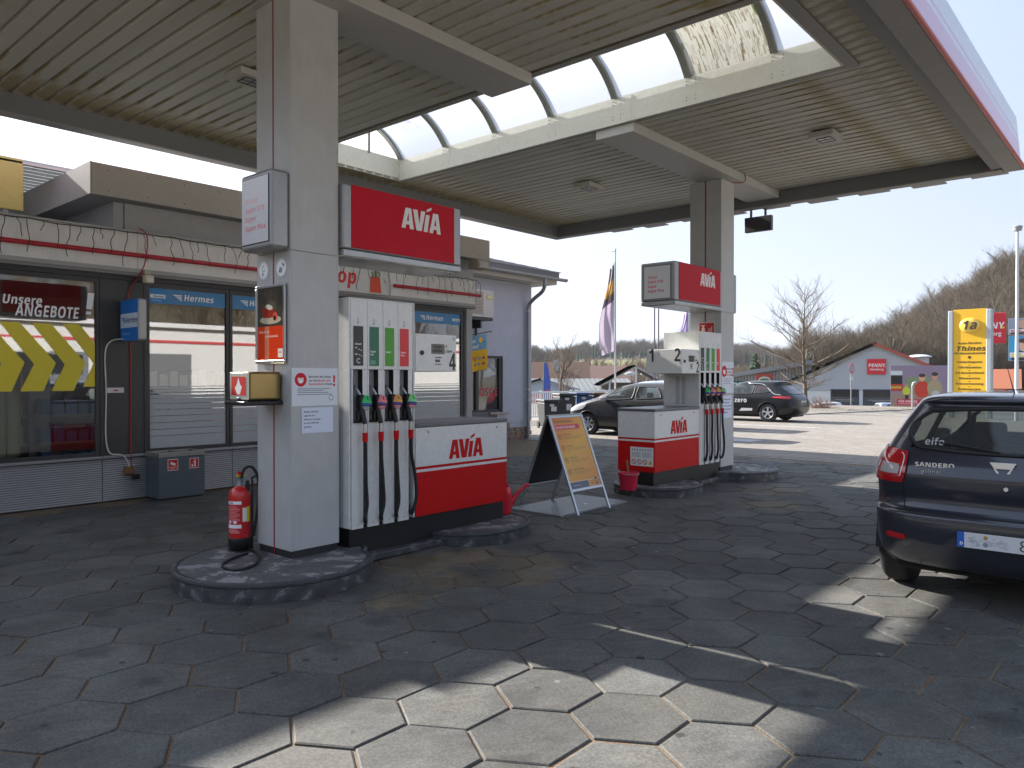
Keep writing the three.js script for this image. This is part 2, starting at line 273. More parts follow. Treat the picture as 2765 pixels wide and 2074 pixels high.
  part(can, 'edge_channel', mg([box(X1, X1 + .02, 4.66, 4.96, Z0, Z1), box(X0 - .02, X0, 4.66, 4.96, Z0, Z1), box(X0 - .02, X1 + .02, 4.66, 4.96, Z0 - .02, Z0), box(X0 - .02, X1 + .02, 4.69, 4.96, Z1, Z1 + .02)]), chan);
  const seg = (n, a, b, f) => { for (let i = 0; i < n; i++) f(a + (b - a) * i / n, a + (b - a) * (i + 1) / n - .004); };
  seg(6, E.x0, E.x1, (a, b) => part(can, 'edge_trim', box(a, b, 4.645, 4.665, Z1 + .16, E.z1 - .012), lip));
  seg(6, E.x0, E.x1, (a, b) => part(can, 'edge_trim', box(a, b, 4.645, 4.665, E.z0 + .01, Z0 - .004), lip));
  seg(5, Z0, Z1 + .15, (a, b) => { part(can, 'edge_trim', box(X1 + .004, E.x1 - .01, 4.645, 4.665, a, b), lip); part(can, 'edge_trim', box(E.x0 + .01, X0 - .024, 4.645, 4.665, a, b), lip); });
  part(can, 'drip_profile', mg([box(E.x0, E.x1, 4.668, 4.69, Z1 + .022, Z1 + .16), box(E.x0, E.x1, 4.69, 5.2, Z1 + .14, Z1 + .16)]), chan);
  // fascia faces with stripes: bands from the bottom: red lip, red band with lens glare painted in as pink, pale line, thin band alike, pale top
  const bands = [[4.655, 4.73, 'red'], [4.73, 4.965, 'glarePink'], [4.965, 5.02, 'pale'], [5.02, 5.065, 'glarePink'], [5.065, 5.32, 'pale']];
  const fm = { red: mt([.5, .03, .035], .35, { map: 'dirt' }), glarePink: mt([.58, .25, .42], .3, { map: 'dirt', clearcoat: .5, clearcoatRoughness: .2 }), pale: mt([.62, .68, .74], .32, { map: 'dirt', clearcoat: .4, clearcoatRoughness: .2 }) };
  const fascia = part(can, 'fascia_frame', mg([box(E.x0 + .4, E.x1 - .42, 5.24, 5.3, E.z0 + .4, E.z0 + .44), box(E.x0 + .4, E.x1 - .42, 5.24, 5.3, E.z1 - .44, E.z1 - .4)]), chan);
  const off = (y) => Math.max(0, (y - 4.73) * .08);   // the face leans slightly inward
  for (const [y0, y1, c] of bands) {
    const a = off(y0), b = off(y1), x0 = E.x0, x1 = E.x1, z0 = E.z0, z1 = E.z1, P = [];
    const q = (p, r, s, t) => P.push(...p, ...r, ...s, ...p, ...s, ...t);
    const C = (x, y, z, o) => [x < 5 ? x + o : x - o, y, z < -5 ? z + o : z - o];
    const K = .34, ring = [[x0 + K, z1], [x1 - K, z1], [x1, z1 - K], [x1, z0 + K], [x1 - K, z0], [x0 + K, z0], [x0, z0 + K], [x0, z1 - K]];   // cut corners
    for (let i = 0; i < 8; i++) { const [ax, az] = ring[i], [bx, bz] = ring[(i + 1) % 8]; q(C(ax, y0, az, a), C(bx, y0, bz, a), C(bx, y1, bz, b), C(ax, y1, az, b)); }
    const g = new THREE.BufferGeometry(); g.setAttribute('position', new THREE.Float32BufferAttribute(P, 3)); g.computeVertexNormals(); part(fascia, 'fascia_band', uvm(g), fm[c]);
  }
  part(can, 'lip_roll', tube([[E.x0, 4.67, E.z1 + .005], [E.x1, 4.67, E.z1 + .005]], .028, 2, 10), fm.red);
  // cross beams carried by the columns
  for (const [a, b] of [[1.36, 6.27], [8.3, 13.04]]) {
    const bm = part(can, 'roof_beam', rbox(a, b, 4.75, 4.878, -5.76, -5.18, .008), beamM);
    if (a > 5) part(bm, 'cable', tube([[11.6, 4.9, -5.172], [11.62, 4.78, -5.165], [11.58, 4.735, -5.2], [11.5, 4.74, -5.33]], .007, 16, 6), M.redD);
  }
  // roof-edge sheets that show beyond the far channel
  for (let i = 0; i < 9; i++) part(can, 'roof_sheet_edge', box(13.27, 13.5, 4.675 - i % 2 * .012, 4.69 - i % 2 * .012, -8.9 + i * .82, -8.9 + i * .82 + .48), mt([.36, .36, .35], .5, { map: 'dirt' }));
}
{ // floodlight under the far edge
  const t = thing('floodlight', 'dark square floodlight hanging from the far canopy edge beside the second column', 'floodlight');
  part(t, 'housing', rbox(13.35, 13.45, 4.28, 4.55, -5.95, -5.45, .01), mt([.06, .06, .065], .5)); part(t, 'bracket', mg([box(13.36, 13.4, 4.55, 4.7, -5.85, -5.82), box(13.36, 13.4, 4.55, 4.7, -5.58, -5.55)]), M.black);
}
const lampSpots = [[10.37, -3.49, 'square cream ceiling lamp between the skylight and the striped fascia'], [10.45, -7.4, 'square cream ceiling lamp left of the second column'], [4.3, -7.45, 'square cream ceiling lamp partly hidden behind the near column'], [4.3, -3.4, 'square cream ceiling lamp nearest the camera']];
lampSpots.slice(0, 3).forEach(([x, z, l]) => {
  const t = thing('ceiling_lamp', l, 'lamp', 'square lamps under the canopy', [x, 4.88, z]); t.scale.setScalar(.8);
  part(t, 'mount', box(-.2, .2, -.03, .0, -.14, .14), M.black);
  part(t, 'housing', rbox(-.26, .26, -.12, -.03, -.2, .2, .008), mt([.6, .59, .53], .5, { map: 'dirt' }));
  const gl = part(t, 'glass', rbox(-.13, .13, -.124, -.118, -.11, .11, .002), mt([.34, .34, .34], .15));
  part(gl, 'guard', mg([box(-.14, .14, -.13, -.124, -.004, .004), box(-.004, .004, -.1301, -.1241, -.12, .12), box(-.14, .14, -.13, -.122, .11, .12), box(-.14, .14, -.13, -.122, -.12, -.11), box(-.14, -.13, -.1302, -.122, -.109, .109), box(.13, .14, -.1302, -.122, -.109, .109)]), M.frame);
});

// ------------------------------------------------------------------ columns, islands, dispensers
const clad = mt([.55, .555, .55], .5, { metalness: .05, map: 'streak' }), darkCore = mt([.3, .3, .3], .7);
function column(label, x0, x1, z0, z1) {
  const t = thing('canopy_column', label, 'column', 'canopy columns', [(x0 + x1) / 2, 0, (z0 + z1) / 2]);
  const a = (x1 - x0) / 2, b = (z1 - z0) / 2, B = .2, S = 2.655, Tp = 4.748, th = .012;
  part(t, 'base', box(-a + .012, a - .012, .06, B, -b + .012, b - .012), mt([.02, .02, .021], .6));
  part(t, 'core', box(-a + .016, a - .016, B, Tp, -b + .016, b - .016), darkCore);
  for (const [y0, y1] of [[B, S - .002], [S + .002, Tp]]) {
    part(t, 'cladding_panel', rbox(-a, -a + th, y0, y1, -b, .0 - .012, .003), clad); part(t, 'cladding_panel', rbox(-a, -a + th, y0, y1, .012, b, .003), clad);
    part(t, 'cladding_panel', rbox(-a + th, a - th, y0, y1, b - th, b, .003), clad); part(t, 'cladding_panel', rbox(-a + th, a - th, y0, y1, -b, -b + th, .003), clad);
    part(t, 'cladding_panel', rbox(a - th, a, y0, y1, -b, b, .003), clad);
  }
  part(t, 'cable', tube([[-a + .004, .13, .004], [-a + .006, .8, 0], [-a + .006, 2.2, .002], [-a + .006, 4.75, 0]], .006, 30, 6), M.redD);
  return t;
}
column('grey clad column nearest the camera with notices, poster and towel box', 3.455, 3.925, -5.9, -5.39);
column('grey clad column behind the pump marked two, far end of its island', 11.17, 11.63, -5.9, -5.36);

const islandTop = mt([.62, .6, .6], .75, { map: dataTex(512, (u, v) => { const s = tn(u, v, 1.3, 2) + .6 * tn(u, v, 5, 1); return s > .36 ? .84 - .26 * rnd() : .42 + .1 * rnd() + .06 * s; }), bump: .004 }), rimM = mt([.3, .31, .32], .5, { map: dataTex(256, (u, v) => { const s = tn(u, v, 1.1, 9) + .35 * tn(u, v, 6, 4); return .42 + .08 * rnd() + .1 * s + (s > .7 ? .18 : 0); }), bump: .003 });
islandTop.map.repeat.set(.55, .55);
function island(name, label, s) {   // s = 1: column at the left end; -1: mirrored
  const mx = (x) => s > 0 ? x : 15.12 - x, t = thing(name, label, 'kerb island', 'pump islands');
  const pad = (pts, h, top) => {
    const sh = poly(pts.map(([x, z]) => [mx(x), -z])); const g = new THREE.ExtrudeGeometry(sh, { depth: h - .02, bevelEnabled: true, bevelSize: .02, bevelThickness: .02, bevelSegments: 4, curveSegments: 4 }); g.rotateX(-Math.PI / 2);
    const a = part(t, 'kerb', uvm(g), rimM);
    const ins = poly(pts.map(([x, z]) => { const c = pts.reduce((q, p) => [q[0] + p[0] / pts.length, q[1] + p[1] / pts.length], [0, 0]), d = Math.hypot(x - c[0], z - c[1]), k = (d - .03) / d; return [mx(c[0] + (x - c[0]) * k), -(c[1] + (z - c[1]) * k)]; }));
    part(a, 'concrete_top', uvm(new THREE.ShapeGeometry(ins).rotateX(-Math.PI / 2).translate(0, h + .004, 0)), islandTop);
    const rim = pts.map(([x, z]) => [mx(x), h - .012, z]); rim.push(rim[0]);
    part(a, 'rim', uvm(new THREE.TubeGeometry(new THREE.CatmullRomCurve3(rim.slice(0, -1).map(p => V3(...p)), true), 160, .026, 8)), rimM);
  };
  const arc = (cx, cz, r, a0, a1, n, kx = 1) => Array.from({ length: n + 1 }, (_, i) => { const a = (a0 + (a1 - a0) * i / n) * Math.PI / 180; return [cx + r * kx * Math.cos(a), cz + r * Math.sin(a)]; });
  pad([...arc(3.38, -5.5, .76, 40, 320, 30), ...arc(3.78, -5.5, .4, -50, 50, 8)], .135);
  pad([...arc(5.55, -5.5, .56, 90, 270, 18), ...arc(5.72, -5.5, .56, -90, 90, 18)], .12);
  part(t, 'plinth_kerb', rbox(Math.min(mx(3.95), mx(5.4)), Math.max(mx(3.95), mx(5.4)), 0, .075, -6.0, -5.27, .02), rimM);
}
island('pump_island', 'low dark kerb island under the near column and pump', 1);
island('pump_island', 'low dark kerb island under the far pump, bucket on its end', -1);

// labels shared by the dispensers
const fuel = [['#17181a', ['Diesel'], '#fff'], ['#0b6b4d', ['Super', 'E10'], '#fff'], ['#3f9c0c', ['Super'], '#fff'], ['#e01422', ['Super', 'Plus'], '#fff']];
const fuelMat = fuel.map(([bg, tx, fg], i) => new THREE.MeshStandardMaterial({ roughness: .4, map: canvasTex(128, 400, (x, w, h) => {
  x.fillStyle = bg; x.fillRect(0, 0, w, h);
  tx.forEach((s, k) => T_(x, s, i ? 10 : 22, (i ? 262 : 190) + k * 32, 27, fg));
  if (i == 0) { x.fillStyle = '#ddd'; for (const [a, b, c, d] of [[20, 212, 30, 12], [60, 230, 26, 10], [88, 240, 26, 8], [16, 276, 40, 14], [66, 284, 22, 10], [92, 296, 24, 8]]) { x.beginPath(); x.ellipse(a + c / 2, b + d / 2, c / 2, d / 2, 0, 0, 7); x.fill(); } x.strokeStyle = '#ddd'; x.lineWidth = 9; x.beginPath(); x.arc(68, 350, 22, .5, 5.6); x.stroke(); }
  if (i == 1) bars(x, 10, 345, 6, 84, 7, 3, '#8fd0b8');
}) }));
const capMat = [['#35c46a', '#123a2c'], ['#f08a90', '#c02030'], ['#f0a848', '#b83048'], ['#8fe08a', '#b02850']].map(([a, b]) => new THREE.MeshStandardMaterial({ roughness: .35, map: canvasTex(128, 128, (x) => { x.fillStyle = a; x.fillRect(0, 0, 128, 128); x.fillStyle = b; x.fillRect(0, 78, 128, 50); x.fillStyle = '#2f4f9c'; x.fillRect(0, 68, 128, 14); T_(x, '1,09', 34, 52, 26, '#223'); bars(x, 20, 90, 3, 80, 10, 4, '#fff'); }) }));
const smudgeM = mt([.82, .825, .81], .38, { map: dataTex(256, (u, v) => { const s = .96 + .03 * (rnd() - .5) + .02 * tn(u, v, 2); return [s, s, s * .995]; }) });
smudgeM.map.repeat.set(1.2, 1.2);
function dispenser(label, X, s, num) {   // X: x of the tower's left edge; s: side on which head and cabinet stand
  const t = thing('fuel_dispenser', label, 'fuel pump', 'fuel dispensers', [X, 0, -5.33]);
  const W = .742, DZ = -.6, hx = (a, b) => s > 0 ? [W + a, W + b] : [-b, -a];
  const lo = s > 0 ? 0 : -1.3, hi = s > 0 ? W + 1.3 : W;
  part(t, 'plinth', rbox(lo + .02, hi - .02, .06, .31, DZ + .03, -.03, .006), mt([.012, .012, .013], .45, { map: 'dirt' }));
  // tower: carcass, head board, four panels with hose slots between them
  part(t, 'carcass', box(.005, W - .005, .31, 2.29, DZ + .004, -.06), darkCore);
  part(t, 'side_panel', rbox(-.004, .012, .31, 2.3, DZ, 0, .004), smudgeM); part(t, 'side_panel', rbox(W - .012, W + .004, .31, 2.3, DZ, 0, .004), smudgeM);
  part(t, 'rear_panel', box(.012, W - .012, .31, 2.3, DZ, DZ + .01), smudgeM);
  part(t, 'top_panel', rbox(-.004, W + .004, 2.296, 2.31, DZ, .002, .004), smudgeM);
  for (let i = 0; i < 4; i++) {
    const p = .02 + .1745 * i, q = p + .1745;     // one fuel column
    part(t, 'front_panel', rbox(p + (i ? .0015 : -.006), q - .0015 + (i == 3 ? .004 : 0), 1.69, 2.296, -.02, .002, .003), smudgeM);
    part(t, 'boot_rim', mg([box(p + .002, p + .018, 1.225, 1.688, -.02, 0), box(p + .122, q - .002, 1.225, 1.688, -.02, 0)]), smudgeM);
    part(t, 'nozzle_boot', mg([box(p + .018, p + .122, 1.225, 1.688, -.12, -.115), box(p + .018, p + .022, 1.225, 1.688, -.115, -.002), box(p + .118, p + .122, 1.225, 1.688, -.115, -.002), box(p + .022, p + .118, 1.225, 1.24, -.115, .02)]), M.black);
    part(t, 'lower_panel', rbox(p + .002, p + .128, .3, 1.223, -.02, .001, .004), smudgeM);
    part(t, 'screw', new THREE.CylinderGeometry(.006, .006, .006, 8).rotateX(Math.PI / 2).translate(p + .065, .335, .002), M.steel);
    const lb = part(t, 'fuel_label', uvm(new THREE.PlaneGeometry(.106, .345)), fuelMat[i]); lb.geometry = new THREE.PlaneGeometry(.106, .345); lb.position.set(p + .073, 1.893, .005);
    part(t, 'seal_mark', mg([box(p + .06, p + .08, 2.085, 2.105, .003, .0045), box(p + .066, p + .076, 2.108, 2.14, .003, .0045)]), mt([.42, .5, .58], .6));
    // nozzle and hose
    const nx = p + .085, nz = part(t, 'nozzle', mg([rod([nx + .0, 1.33, .035], [nx + .014, 1.215, .062], .027, .021, 12), rbox(nx - .022, nx + .022, 1.31, 1.47, -.02, .055, .016, 3), rbox(nx - .04, nx - .02, 1.24, 1.33, -.0, .04, .008)]), M.black);
    part(nz, 'spout', tube([[nx - .03, 1.55, -.05], [nx - .012, 1.5, .0], [nx + .006, 1.43, .03]], .012, 12, 10), M.silver);
    const cap = new THREE.SphereGeometry(1, 24, 16); const cm = part(nz, 'cover', cap, capMat[i]); cm.scale.set(.05, .066, .03); cm.rotation.set(-.3, -.9, -.25); cm.position.set(nx + .024, 1.4, .062);
    part(nz, 'swivel', mg([cyl(nx + .014, 1.14, 1.215, .064, .017, .017, 14), cyl(nx + .014, 1.16, 1.17, .064, .021, .021, 14)]), M.silver);
    part(nz, 'collar', cyl(nx + .014, 1.06, 1.14, .064, .023, .025, 16), M.red);
    const bul = i == 3 ? .07 : .014 + rr(0, .026);
    part(t, 'hose', tube([[nx + .014, 1.07, .064], [nx + .018, .92, .064], [nx + bul, .7, .06], [nx + bul + .01, .5, .06], [nx + bul * .7, .39, .05], [nx + .052, .36, .02], [nx + .06, .44, -.03]], .0165, 40, 10), M.rubber);
    part(t, 'hose_return', tube([[nx + .06, .44, -.035], [nx + .061, .8, -.04], [nx + .061, 1.2, -.045]], .0165, 12, 8), M.rubber);
  }
  // display head
  const [a, b] = hx(.012, .545), hd = part(t, 'display_head', rbox(a, b, 1.675, 2.03, DZ + .01, .004, .006), smudgeM), hc = (a + b) / 2, hl = s > 0 ? a : a;
  part(hd, 'lcd', rbox(hl + .2, hl + .37, 1.845, 1.94, .003, .009, .003), mt([.09, .085, .07], .3));
  for (const yy of [1.9, 1.862]) part(hd, 'digits', text('000000', .024, .001).translate(hl + .222, yy, .0095), mt([.02, .02, .02], .4));
  part(hd, 'price_lcd', rbox(hl + .25, hl + .31, 1.765, 1.792, .003, .008, .002), mt([.05, .04, .03], .3));
  part(hd, 'lock', new THREE.CylinderGeometry(.022, .022, .016, 20).rotateX(Math.PI / 2).translate(hl + .075, 1.852, .008), M.black);
  const ink = mt([.02, .02, .022], .5);
  part(hd, 'lettering', mg([text('€', .03).translate(hl + .385, 1.905, .004), text('Liter ...', .028).translate(hl + .385, 1.86, .004), text('Cent/Liter', .013).translate(hl + .245, 1.805, .004), text('mindestabgabe', .008).translate(hl + .245, 1.742, .004)]), ink);
  part(hd, 'number', text(num[0], .165, .002).scale(.72, 1, 1).translate(hl + .435, 1.69, .004), ink);
  if (num[1]) { const g = mg([text(num[1], .19).scale(.75, 1, 1).translate(.05, 0, 0), text(num[0], .19).scale(.75, 1, 1).translate(.47, 0, 0)]); g.rotateY(-Math.PI / 2).translate(a - .004, 1.85, DZ + .01); part(hd, 'number', g, ink); }
  part(hd, 'sticker', new THREE.CylinderGeometry(.016, .016, .002, 20).rotateX(Math.PI / 2).translate(hl + .5, 1.995, .005), mt([.3, .55, .75], .5));
  // neck with louvres behind the head
  const ns = s > 0 ? W + .004 : -.004, lv = [];
  for (let k = 0; k < 26; k++) for (const zz of [-.36, -.26]) lv.push(box(ns - .004, ns + .004, 1.22 + k * .016, 1.227 + k * .016, zz - .03, zz + .03));
  part(t, 'vent_louvres', mg(lv), mt([.32, .32, .31], .6));
  // cabinet: white top, red line, white line, red lower part, lid
  const [c, d] = hx(.012, 1.3), cz0 = DZ + .006, cz1 = .002;
  const cab = part(t, 'cabinet', rbox(c, d, .775, 1.145, cz0, cz1, .004), smudgeM);
  part(cab, 'red_line', box(c - .001, d + .001, .752, .7745, cz0 - .001, cz1 + .001), M.red); part(cab, 'white_line', box(c - .001, d + .001, .726, .7515, cz0 - .001, cz1 + .001), smudgeM);
  part(cab, 'red_panel', rbox(c, d, .31, .7255, cz0, cz1, .004), M.red);
  part(cab, 'lid', rbox(c - .008, d + .008, 1.147, 1.185, cz0 - .01, cz1 + .012, .012, 3), mt([.2, .2, .205], .42, { metalness: .3, map: 'dirt' }));
  for (const xx of [c + .16, d - .16]) part(cab, 'lock', new THREE.CylinderGeometry(.011, .011, .006, 12).rotateX(Math.PI / 2).translate(xx, 1.1, cz1 + .002), M.zinc);
  part(cab, 'word_mark', wordMark(.185).translate((c + d) / 2 - .21, .82, cz1 + .001), M.red);
  if (s < 0) {
    const n = print(cab, 'safety_notice', .37, .26, 500, (x, w, h) => { x.fillStyle = '#e6e6e2'; x.fillRect(0, 0, w, h); for (let i = 0; i < 8; i++) { x.fillStyle = '#333'; x.fillRect(14 + i * 21, 12, 5, 14); x.fillRect(11 + i * 21, 17, 11, 3); } bars(x, 12, 36, 7, 76, 5, 2, '#8890a0'); bars(x, 96, 36, 7, 76, 5, 2, '#8890a0'); for (let i = 0; i < 3; i++) { x.strokeStyle = '#b01828'; x.lineWidth = 4; x.beginPath(); x.arc(28 + i * 44, 102, 16, 0, 7); x.stroke(); x.beginPath(); x.moveTo(18 + i * 44, 92); x.lineTo(38 + i * 44, 113); x.stroke(); } x.fillStyle = '#e8d020'; x.beginPath(); x.moveTo(160, 84); x.lineTo(178, 118); x.lineTo(142, 118); x.fill(); x.fillStyle = '#222'; x.fillRect(157, 98, 5, 13); }, [c - .004, .52, DZ / 2 + .1], -Math.PI / 2);
    n.userData.label = 'white notice with prohibition pictograms';
  }
  return t;
}
dispenser('white four-hose fuel pump number 4 beside the near column', 3.99, 1, ['4']);
dispenser('white four-hose fuel pump number 2 in front of the far column', 10.39, -1, ['2', '1']);

// ------------------------------------------------------------------ light boxes over the pumps
const boxAlu = mt([.42, .43, .44], .38, { metalness: .45, map: 'dirt' }), signRed = mt([.7, .004, .024], .5, { map: 'dirt', specularIntensity: .35 }), opal = mt([.62, .63, .64], .3, { map: 'dirt' });
function fuelList(parent, w, h, pos, ry, faded) {
  return print(parent, 'fuel_list', w, h, 420, (x, W, H) => { x.fillStyle = faded ? '#d9dbe0' : '#d2d4d6'; x.fillRect(0, 0, W, H); for (let i = 0; i < 500; i++) { x.fillStyle = `rgba(90,95,100,${rr(.02, .08).toFixed(2)})`; x.fillRect(rnd() * W, rnd() * H, rr(2, 20), rr(1, 3)); } ['Diesel', 'Super E10', 'Super', 'Super Plus'].forEach((s, i) => T_(x, s, W * .14, H * (.38 + .14 * i), H * .115, faded ? ['#e9b6bb', '#e39aa0', '#e0909a', '#dc7c86'][i] : ['#d86a70', '#d4585e', '#d04a52', '#c83c46'][i])); }, pos, ry, { roughness: .25 });
}
function canopySign(label, x0, x1, s) {
  const t = thing('lit_sign_box', label, 'sign', 'red sign boxes over the pumps'), z1 = -5.34, z0 = -5.9, y0 = 2.665, y1 = 3.285;
  part(t, 'case', rbox(x0, x1, y0 + .06, y1, z0, z1, .02, 3), boxAlu);
  part(t, 'bottom_rail', rbox(x0 + .005, x1 - .005, y0, y0 + .055, z0 + .004, z1 + .002, .008), M.aluL);
  const f0 = s > 0 ? x0 + .085 : x0 + .115, f1 = s > 0 ? x1 - .1 : x1 - .06;
  const face = part(t, 'red_face', rbox(f0, f1, y0 + .075, y1 - .004, z1 - .002, z1 + .006, .003), signRed);
  part(face, 'word_mark', wordMark(.19, .004).translate(f1 - .2 - .48 * (s > 0 ? 1 : 1), y0 + .33, z1 + .006), mt([.8, .8, .78], .4));
  part(t, 'red_face', rbox(f0, f1, y0 + .075, y1 - .004, z0 - .006, z0 + .002, .003), signRed);
  part(t, 'underside', box(x0 + .05, x1 - .05, y0 - .006, y0 - .001, z0 + .05, z1 - .05), mt([.3, .3, .3], .25, { metalness: .4 }));
  if (s < 0) { part(t, 'face_frame', rbox(x0 - .004, x0 + .002, y0 + .085, y1 - .04, z0 + .045, z1 - .055, .002), mt([.1, .1, .105], .5)); fuelList(t, .43, .47, [x0 - .0065, 2.995, (z0 + z1) / 2 - .005], -Math.PI / 2, false); }
  return t;
}
canopySign('big red sign box with white letters beside the near column', 3.935, 5.36, 1);
canopySign('red sign box with fuel list on its end, far column', 9.66, 11.155, -1);
{
  const t = thing('fuel_list_box', 'grey light box with faded fuel list on the near column', 'sign');
  part(t, 'case', rbox(3.29, 3.454, 2.66, 3.292, -5.87, -5.4, .03, 4), boxAlu); part(t, 'face_frame', rbox(3.286, 3.292, 2.705, 3.25, -5.845, -5.43, .003), M.frame);
  fuelList(t, .4, .53, [3.283, 2.978, -5.638], -Math.PI / 2, true);
  const u = thing('fuel_list_box', 'thin grey light box on the back of the far column', 'sign');
  part(u, 'case', rbox(11.632, 11.76, 2.66, 3.292, -5.87, -5.37, .03, 4), boxAlu);
}

// ------------------------------------------------------------------ on and by the near column
{
  const stick = (l, z, kind) => { const t = thing('round_sticker', l, 'sticker'); const m = part(t, 'disc', new THREE.CircleGeometry(.078, 40), new THREE.MeshStandardMaterial({ roughness: .5, map: canvasTex(128, 128, (x) => { x.fillStyle = '#d4d6d8'; x.fillRect(0, 0, 128, 128); x.fillStyle = '#f4f4f4'; x.beginPath(); x.arc(64, 64, 52, 0, 7); x.fill(); x.fillStyle = '#223a66'; x.save(); x.translate(64, 66); x.rotate(.3); if (kind) { x.fillRect(-20, -4, 12, 38); x.fillRect(-4, 0, 7, 30); x.fillRect(6, -6, 7, 36); x.fillRect(-2, -34, 26, 9); x.fillRect(16, -34, 9, 22); } else { x.strokeStyle = '#8a98ac'; x.lineWidth = 6; x.beginPath(); x.arc(-4, -14, 18, 0, 5); x.stroke(); x.fillRect(-8, 14, 12, 24); } x.restore(); }) })); m.rotation.y = -Math.PI / 2; m.position.set(3.4515, 2.52, z); };
  stick('round white prohibition sticker, left of the two on the near column', -5.79, 0); stick('round white bottle prohibition sticker, right of the two on the near column', -5.52, 1);
  const p = thing('poster_frame', 'silver snap frame with red car wash poster on the near column', 'poster');
  const px = 3.45, za = -5.885, zb = -5.435, ya = 1.735, yb = 2.39;
  part(p, 'backing', box(px - .012, px, ya + .01, yb - .01, za + .01, zb - .01), M.frame);
  [[ya, ya + .028, za, zb], [yb - .028, yb, za, zb]].forEach(([a, b, c, d]) => part(p, 'frame_bar', rbox(px - .024, px - .004, a, b, c, d, .006, 3), M.silver));
  [[za, za + .028], [zb - .028, zb]].forEach(([c, d]) => part(p, 'frame_bar', rbox(px - .0235, px - .0045, ya + .026, yb - .026, c, d, .006, 3), M.silver));
  print(p, 'poster', zb - za - .05, yb - ya - .05, 700, (x, w, h) => {
    x.fillStyle = '#4a453c'; x.fillRect(0, 0, w, h * .53); for (let i = 0; i < 60; i++) { x.fillStyle = 'rgba(150,142,120,.06)'; x.fillRect(w * .2 + rnd() * w * .5, rnd() * h * .3, 24, 40); }
    x.fillStyle = '#c2b8a0'; x.beginPath(); x.ellipse(w * .5, h * .44, w * .4, h * .06, 0, 0, 7); x.fill(); x.fillStyle = '#a03424'; x.beginPath(); x.ellipse(w * .42, h * .33, w * .24, h * .085, .1, 0, 7); x.fill(); x.fillRect(w * .22, h * .33, w * .5, h * .08); x.fillStyle = '#d8d2c0'; x.beginPath(); x.ellipse(w * .45, h * .265, w * .14, h * .035, .2, 0, 7); x.fill(); x.fillStyle = '#e0584a'; x.beginPath(); x.arc(w * .68, h * .4, w * .09, 0, 7); x.fill(); x.fillStyle = '#3a2018'; x.beginPath(); x.arc(w * .66, h * .42, w * .05, 0, 7); x.fill();
    x.fillStyle = '#e2401c'; x.fillRect(0, h * .53, w, h * .47); x.fillStyle = '#f08a66'; x.fillRect(w * .28, h * .53, w * .16, h * .47); T_(x, 'Gönn dir mal', w * .06, h * .62, h * .042, '#f6e2d8'); T_(x, 'ein Schaumbad.', w * .3, h * .68, h * .042, '#f6e2d8'); x.fillStyle = '#f6efe8'; x.fillRect(w * .78, h * .84, w * .18, h * .12); T_(x, 'AVIA', w * .8, h * .9, h * .035, '#d01c20');
  }, [px - .0145, (ya + yb) / 2, (za + zb) / 2], -Math.PI / 2, { roughness: .12 });
  const t = thing('paper_towel_dispenser', 'brass-tinted paper towel dispenser on the near column', 'towel dispenser');
  part(t, 'tray', rbox(3.1, 3.45, 1.395, 1.43, -5.8, -5.49, .012, 3), M.black); part(t, 'bracket', box(3.4, 3.454, 1.44, 1.6, -5.7, -5.6), M.steel);
  part(t, 'cover', rbox(3.15, 3.44, 1.432, 1.665, -5.785, -5.5, .022, 4), mt([.27, .2, .075], .25, { metalness: .7, map: 'dirt' }));
  const fr = part(t, 'front_plate', rbox(3.138, 3.152, 1.44, 1.66, -5.78, -5.505, .005), mt([.72, .7, .6], .3, { metalness: .3 })); part(fr, 'knob', new THREE.SphereGeometry(.014, 12, 8).translate(3.13, 1.452, -5.62), M.silver);
  print(t, 'label', .22, .15, 500, (x, w, h) => { x.fillStyle = '#d62818'; x.fillRect(0, 0, w, h); x.fillStyle = '#f5f2ee'; x.beginPath(); x.moveTo(w * .5, 2); x.lineTo(w * .62, h * .4); x.lineTo(w * .75, h * .55); x.lineTo(w * .6, h * .95); x.lineTo(w * .4, h * .95); x.lineTo(w * .25, h * .6); x.lineTo(w * .4, h * .4); x.fill(); }, [3.1365, 1.55, -5.642], -Math.PI / 2);
  const notice = (name, l, w, h, pos, ry, draw) => { const g = thing(name, l, 'notice'); print(g, 'sheet', w, h, 600, draw, pos, ry, { roughness: .8 }); return g; };
  const mask = (x, w, h) => { x.fillStyle = '#e4e8ee'; x.fillRect(0, 0, w, h); x.fillStyle = '#d42a34'; x.beginPath(); x.arc(w * .19, h * .31, h * .18, 0, 7); x.fill(); x.fillStyle = '#f4ded8'; x.beginPath(); x.ellipse(w * .19, h * .3, h * .09, h * .11, 0, 0, 7); x.fill(); x.fillStyle = '#d42a34'; x.beginPath(); x.ellipse(w * .19, h * .22, h * .1, h * .045, 0, 0, 7); x.fill(); x.fillStyle = '#fff'; x.fillRect(w * .155, h * .32, h * .11, h * .07);
    T_(x, 'Betreten des Shops', w * .36, h * .26, h * .075, '#333'); T_(x, 'nur mit', w * .36, h * .36, h * .075, '#333'); T_(x, 'Mund- und', w * .56, h * .36, h * .075, '#d42a34'); T_(x, 'Nasenschutz', w * .36, h * .45, h * .075, '#d42a34'); T_(x, 'erlaubt.', w * .7, h * .45, h * .075, '#333'); T_(x, '!', w * .88, h * .48, h * .4, '#d42a34'); bars(x, w * .12, h * .54, 4, w * .75, h * .05, 3, '#778'); x.strokeStyle = '#556'; x.lineWidth = 2; x.beginPath(); x.arc(w * .85, h * .79, h * .065, 0, 7); x.stroke(); };
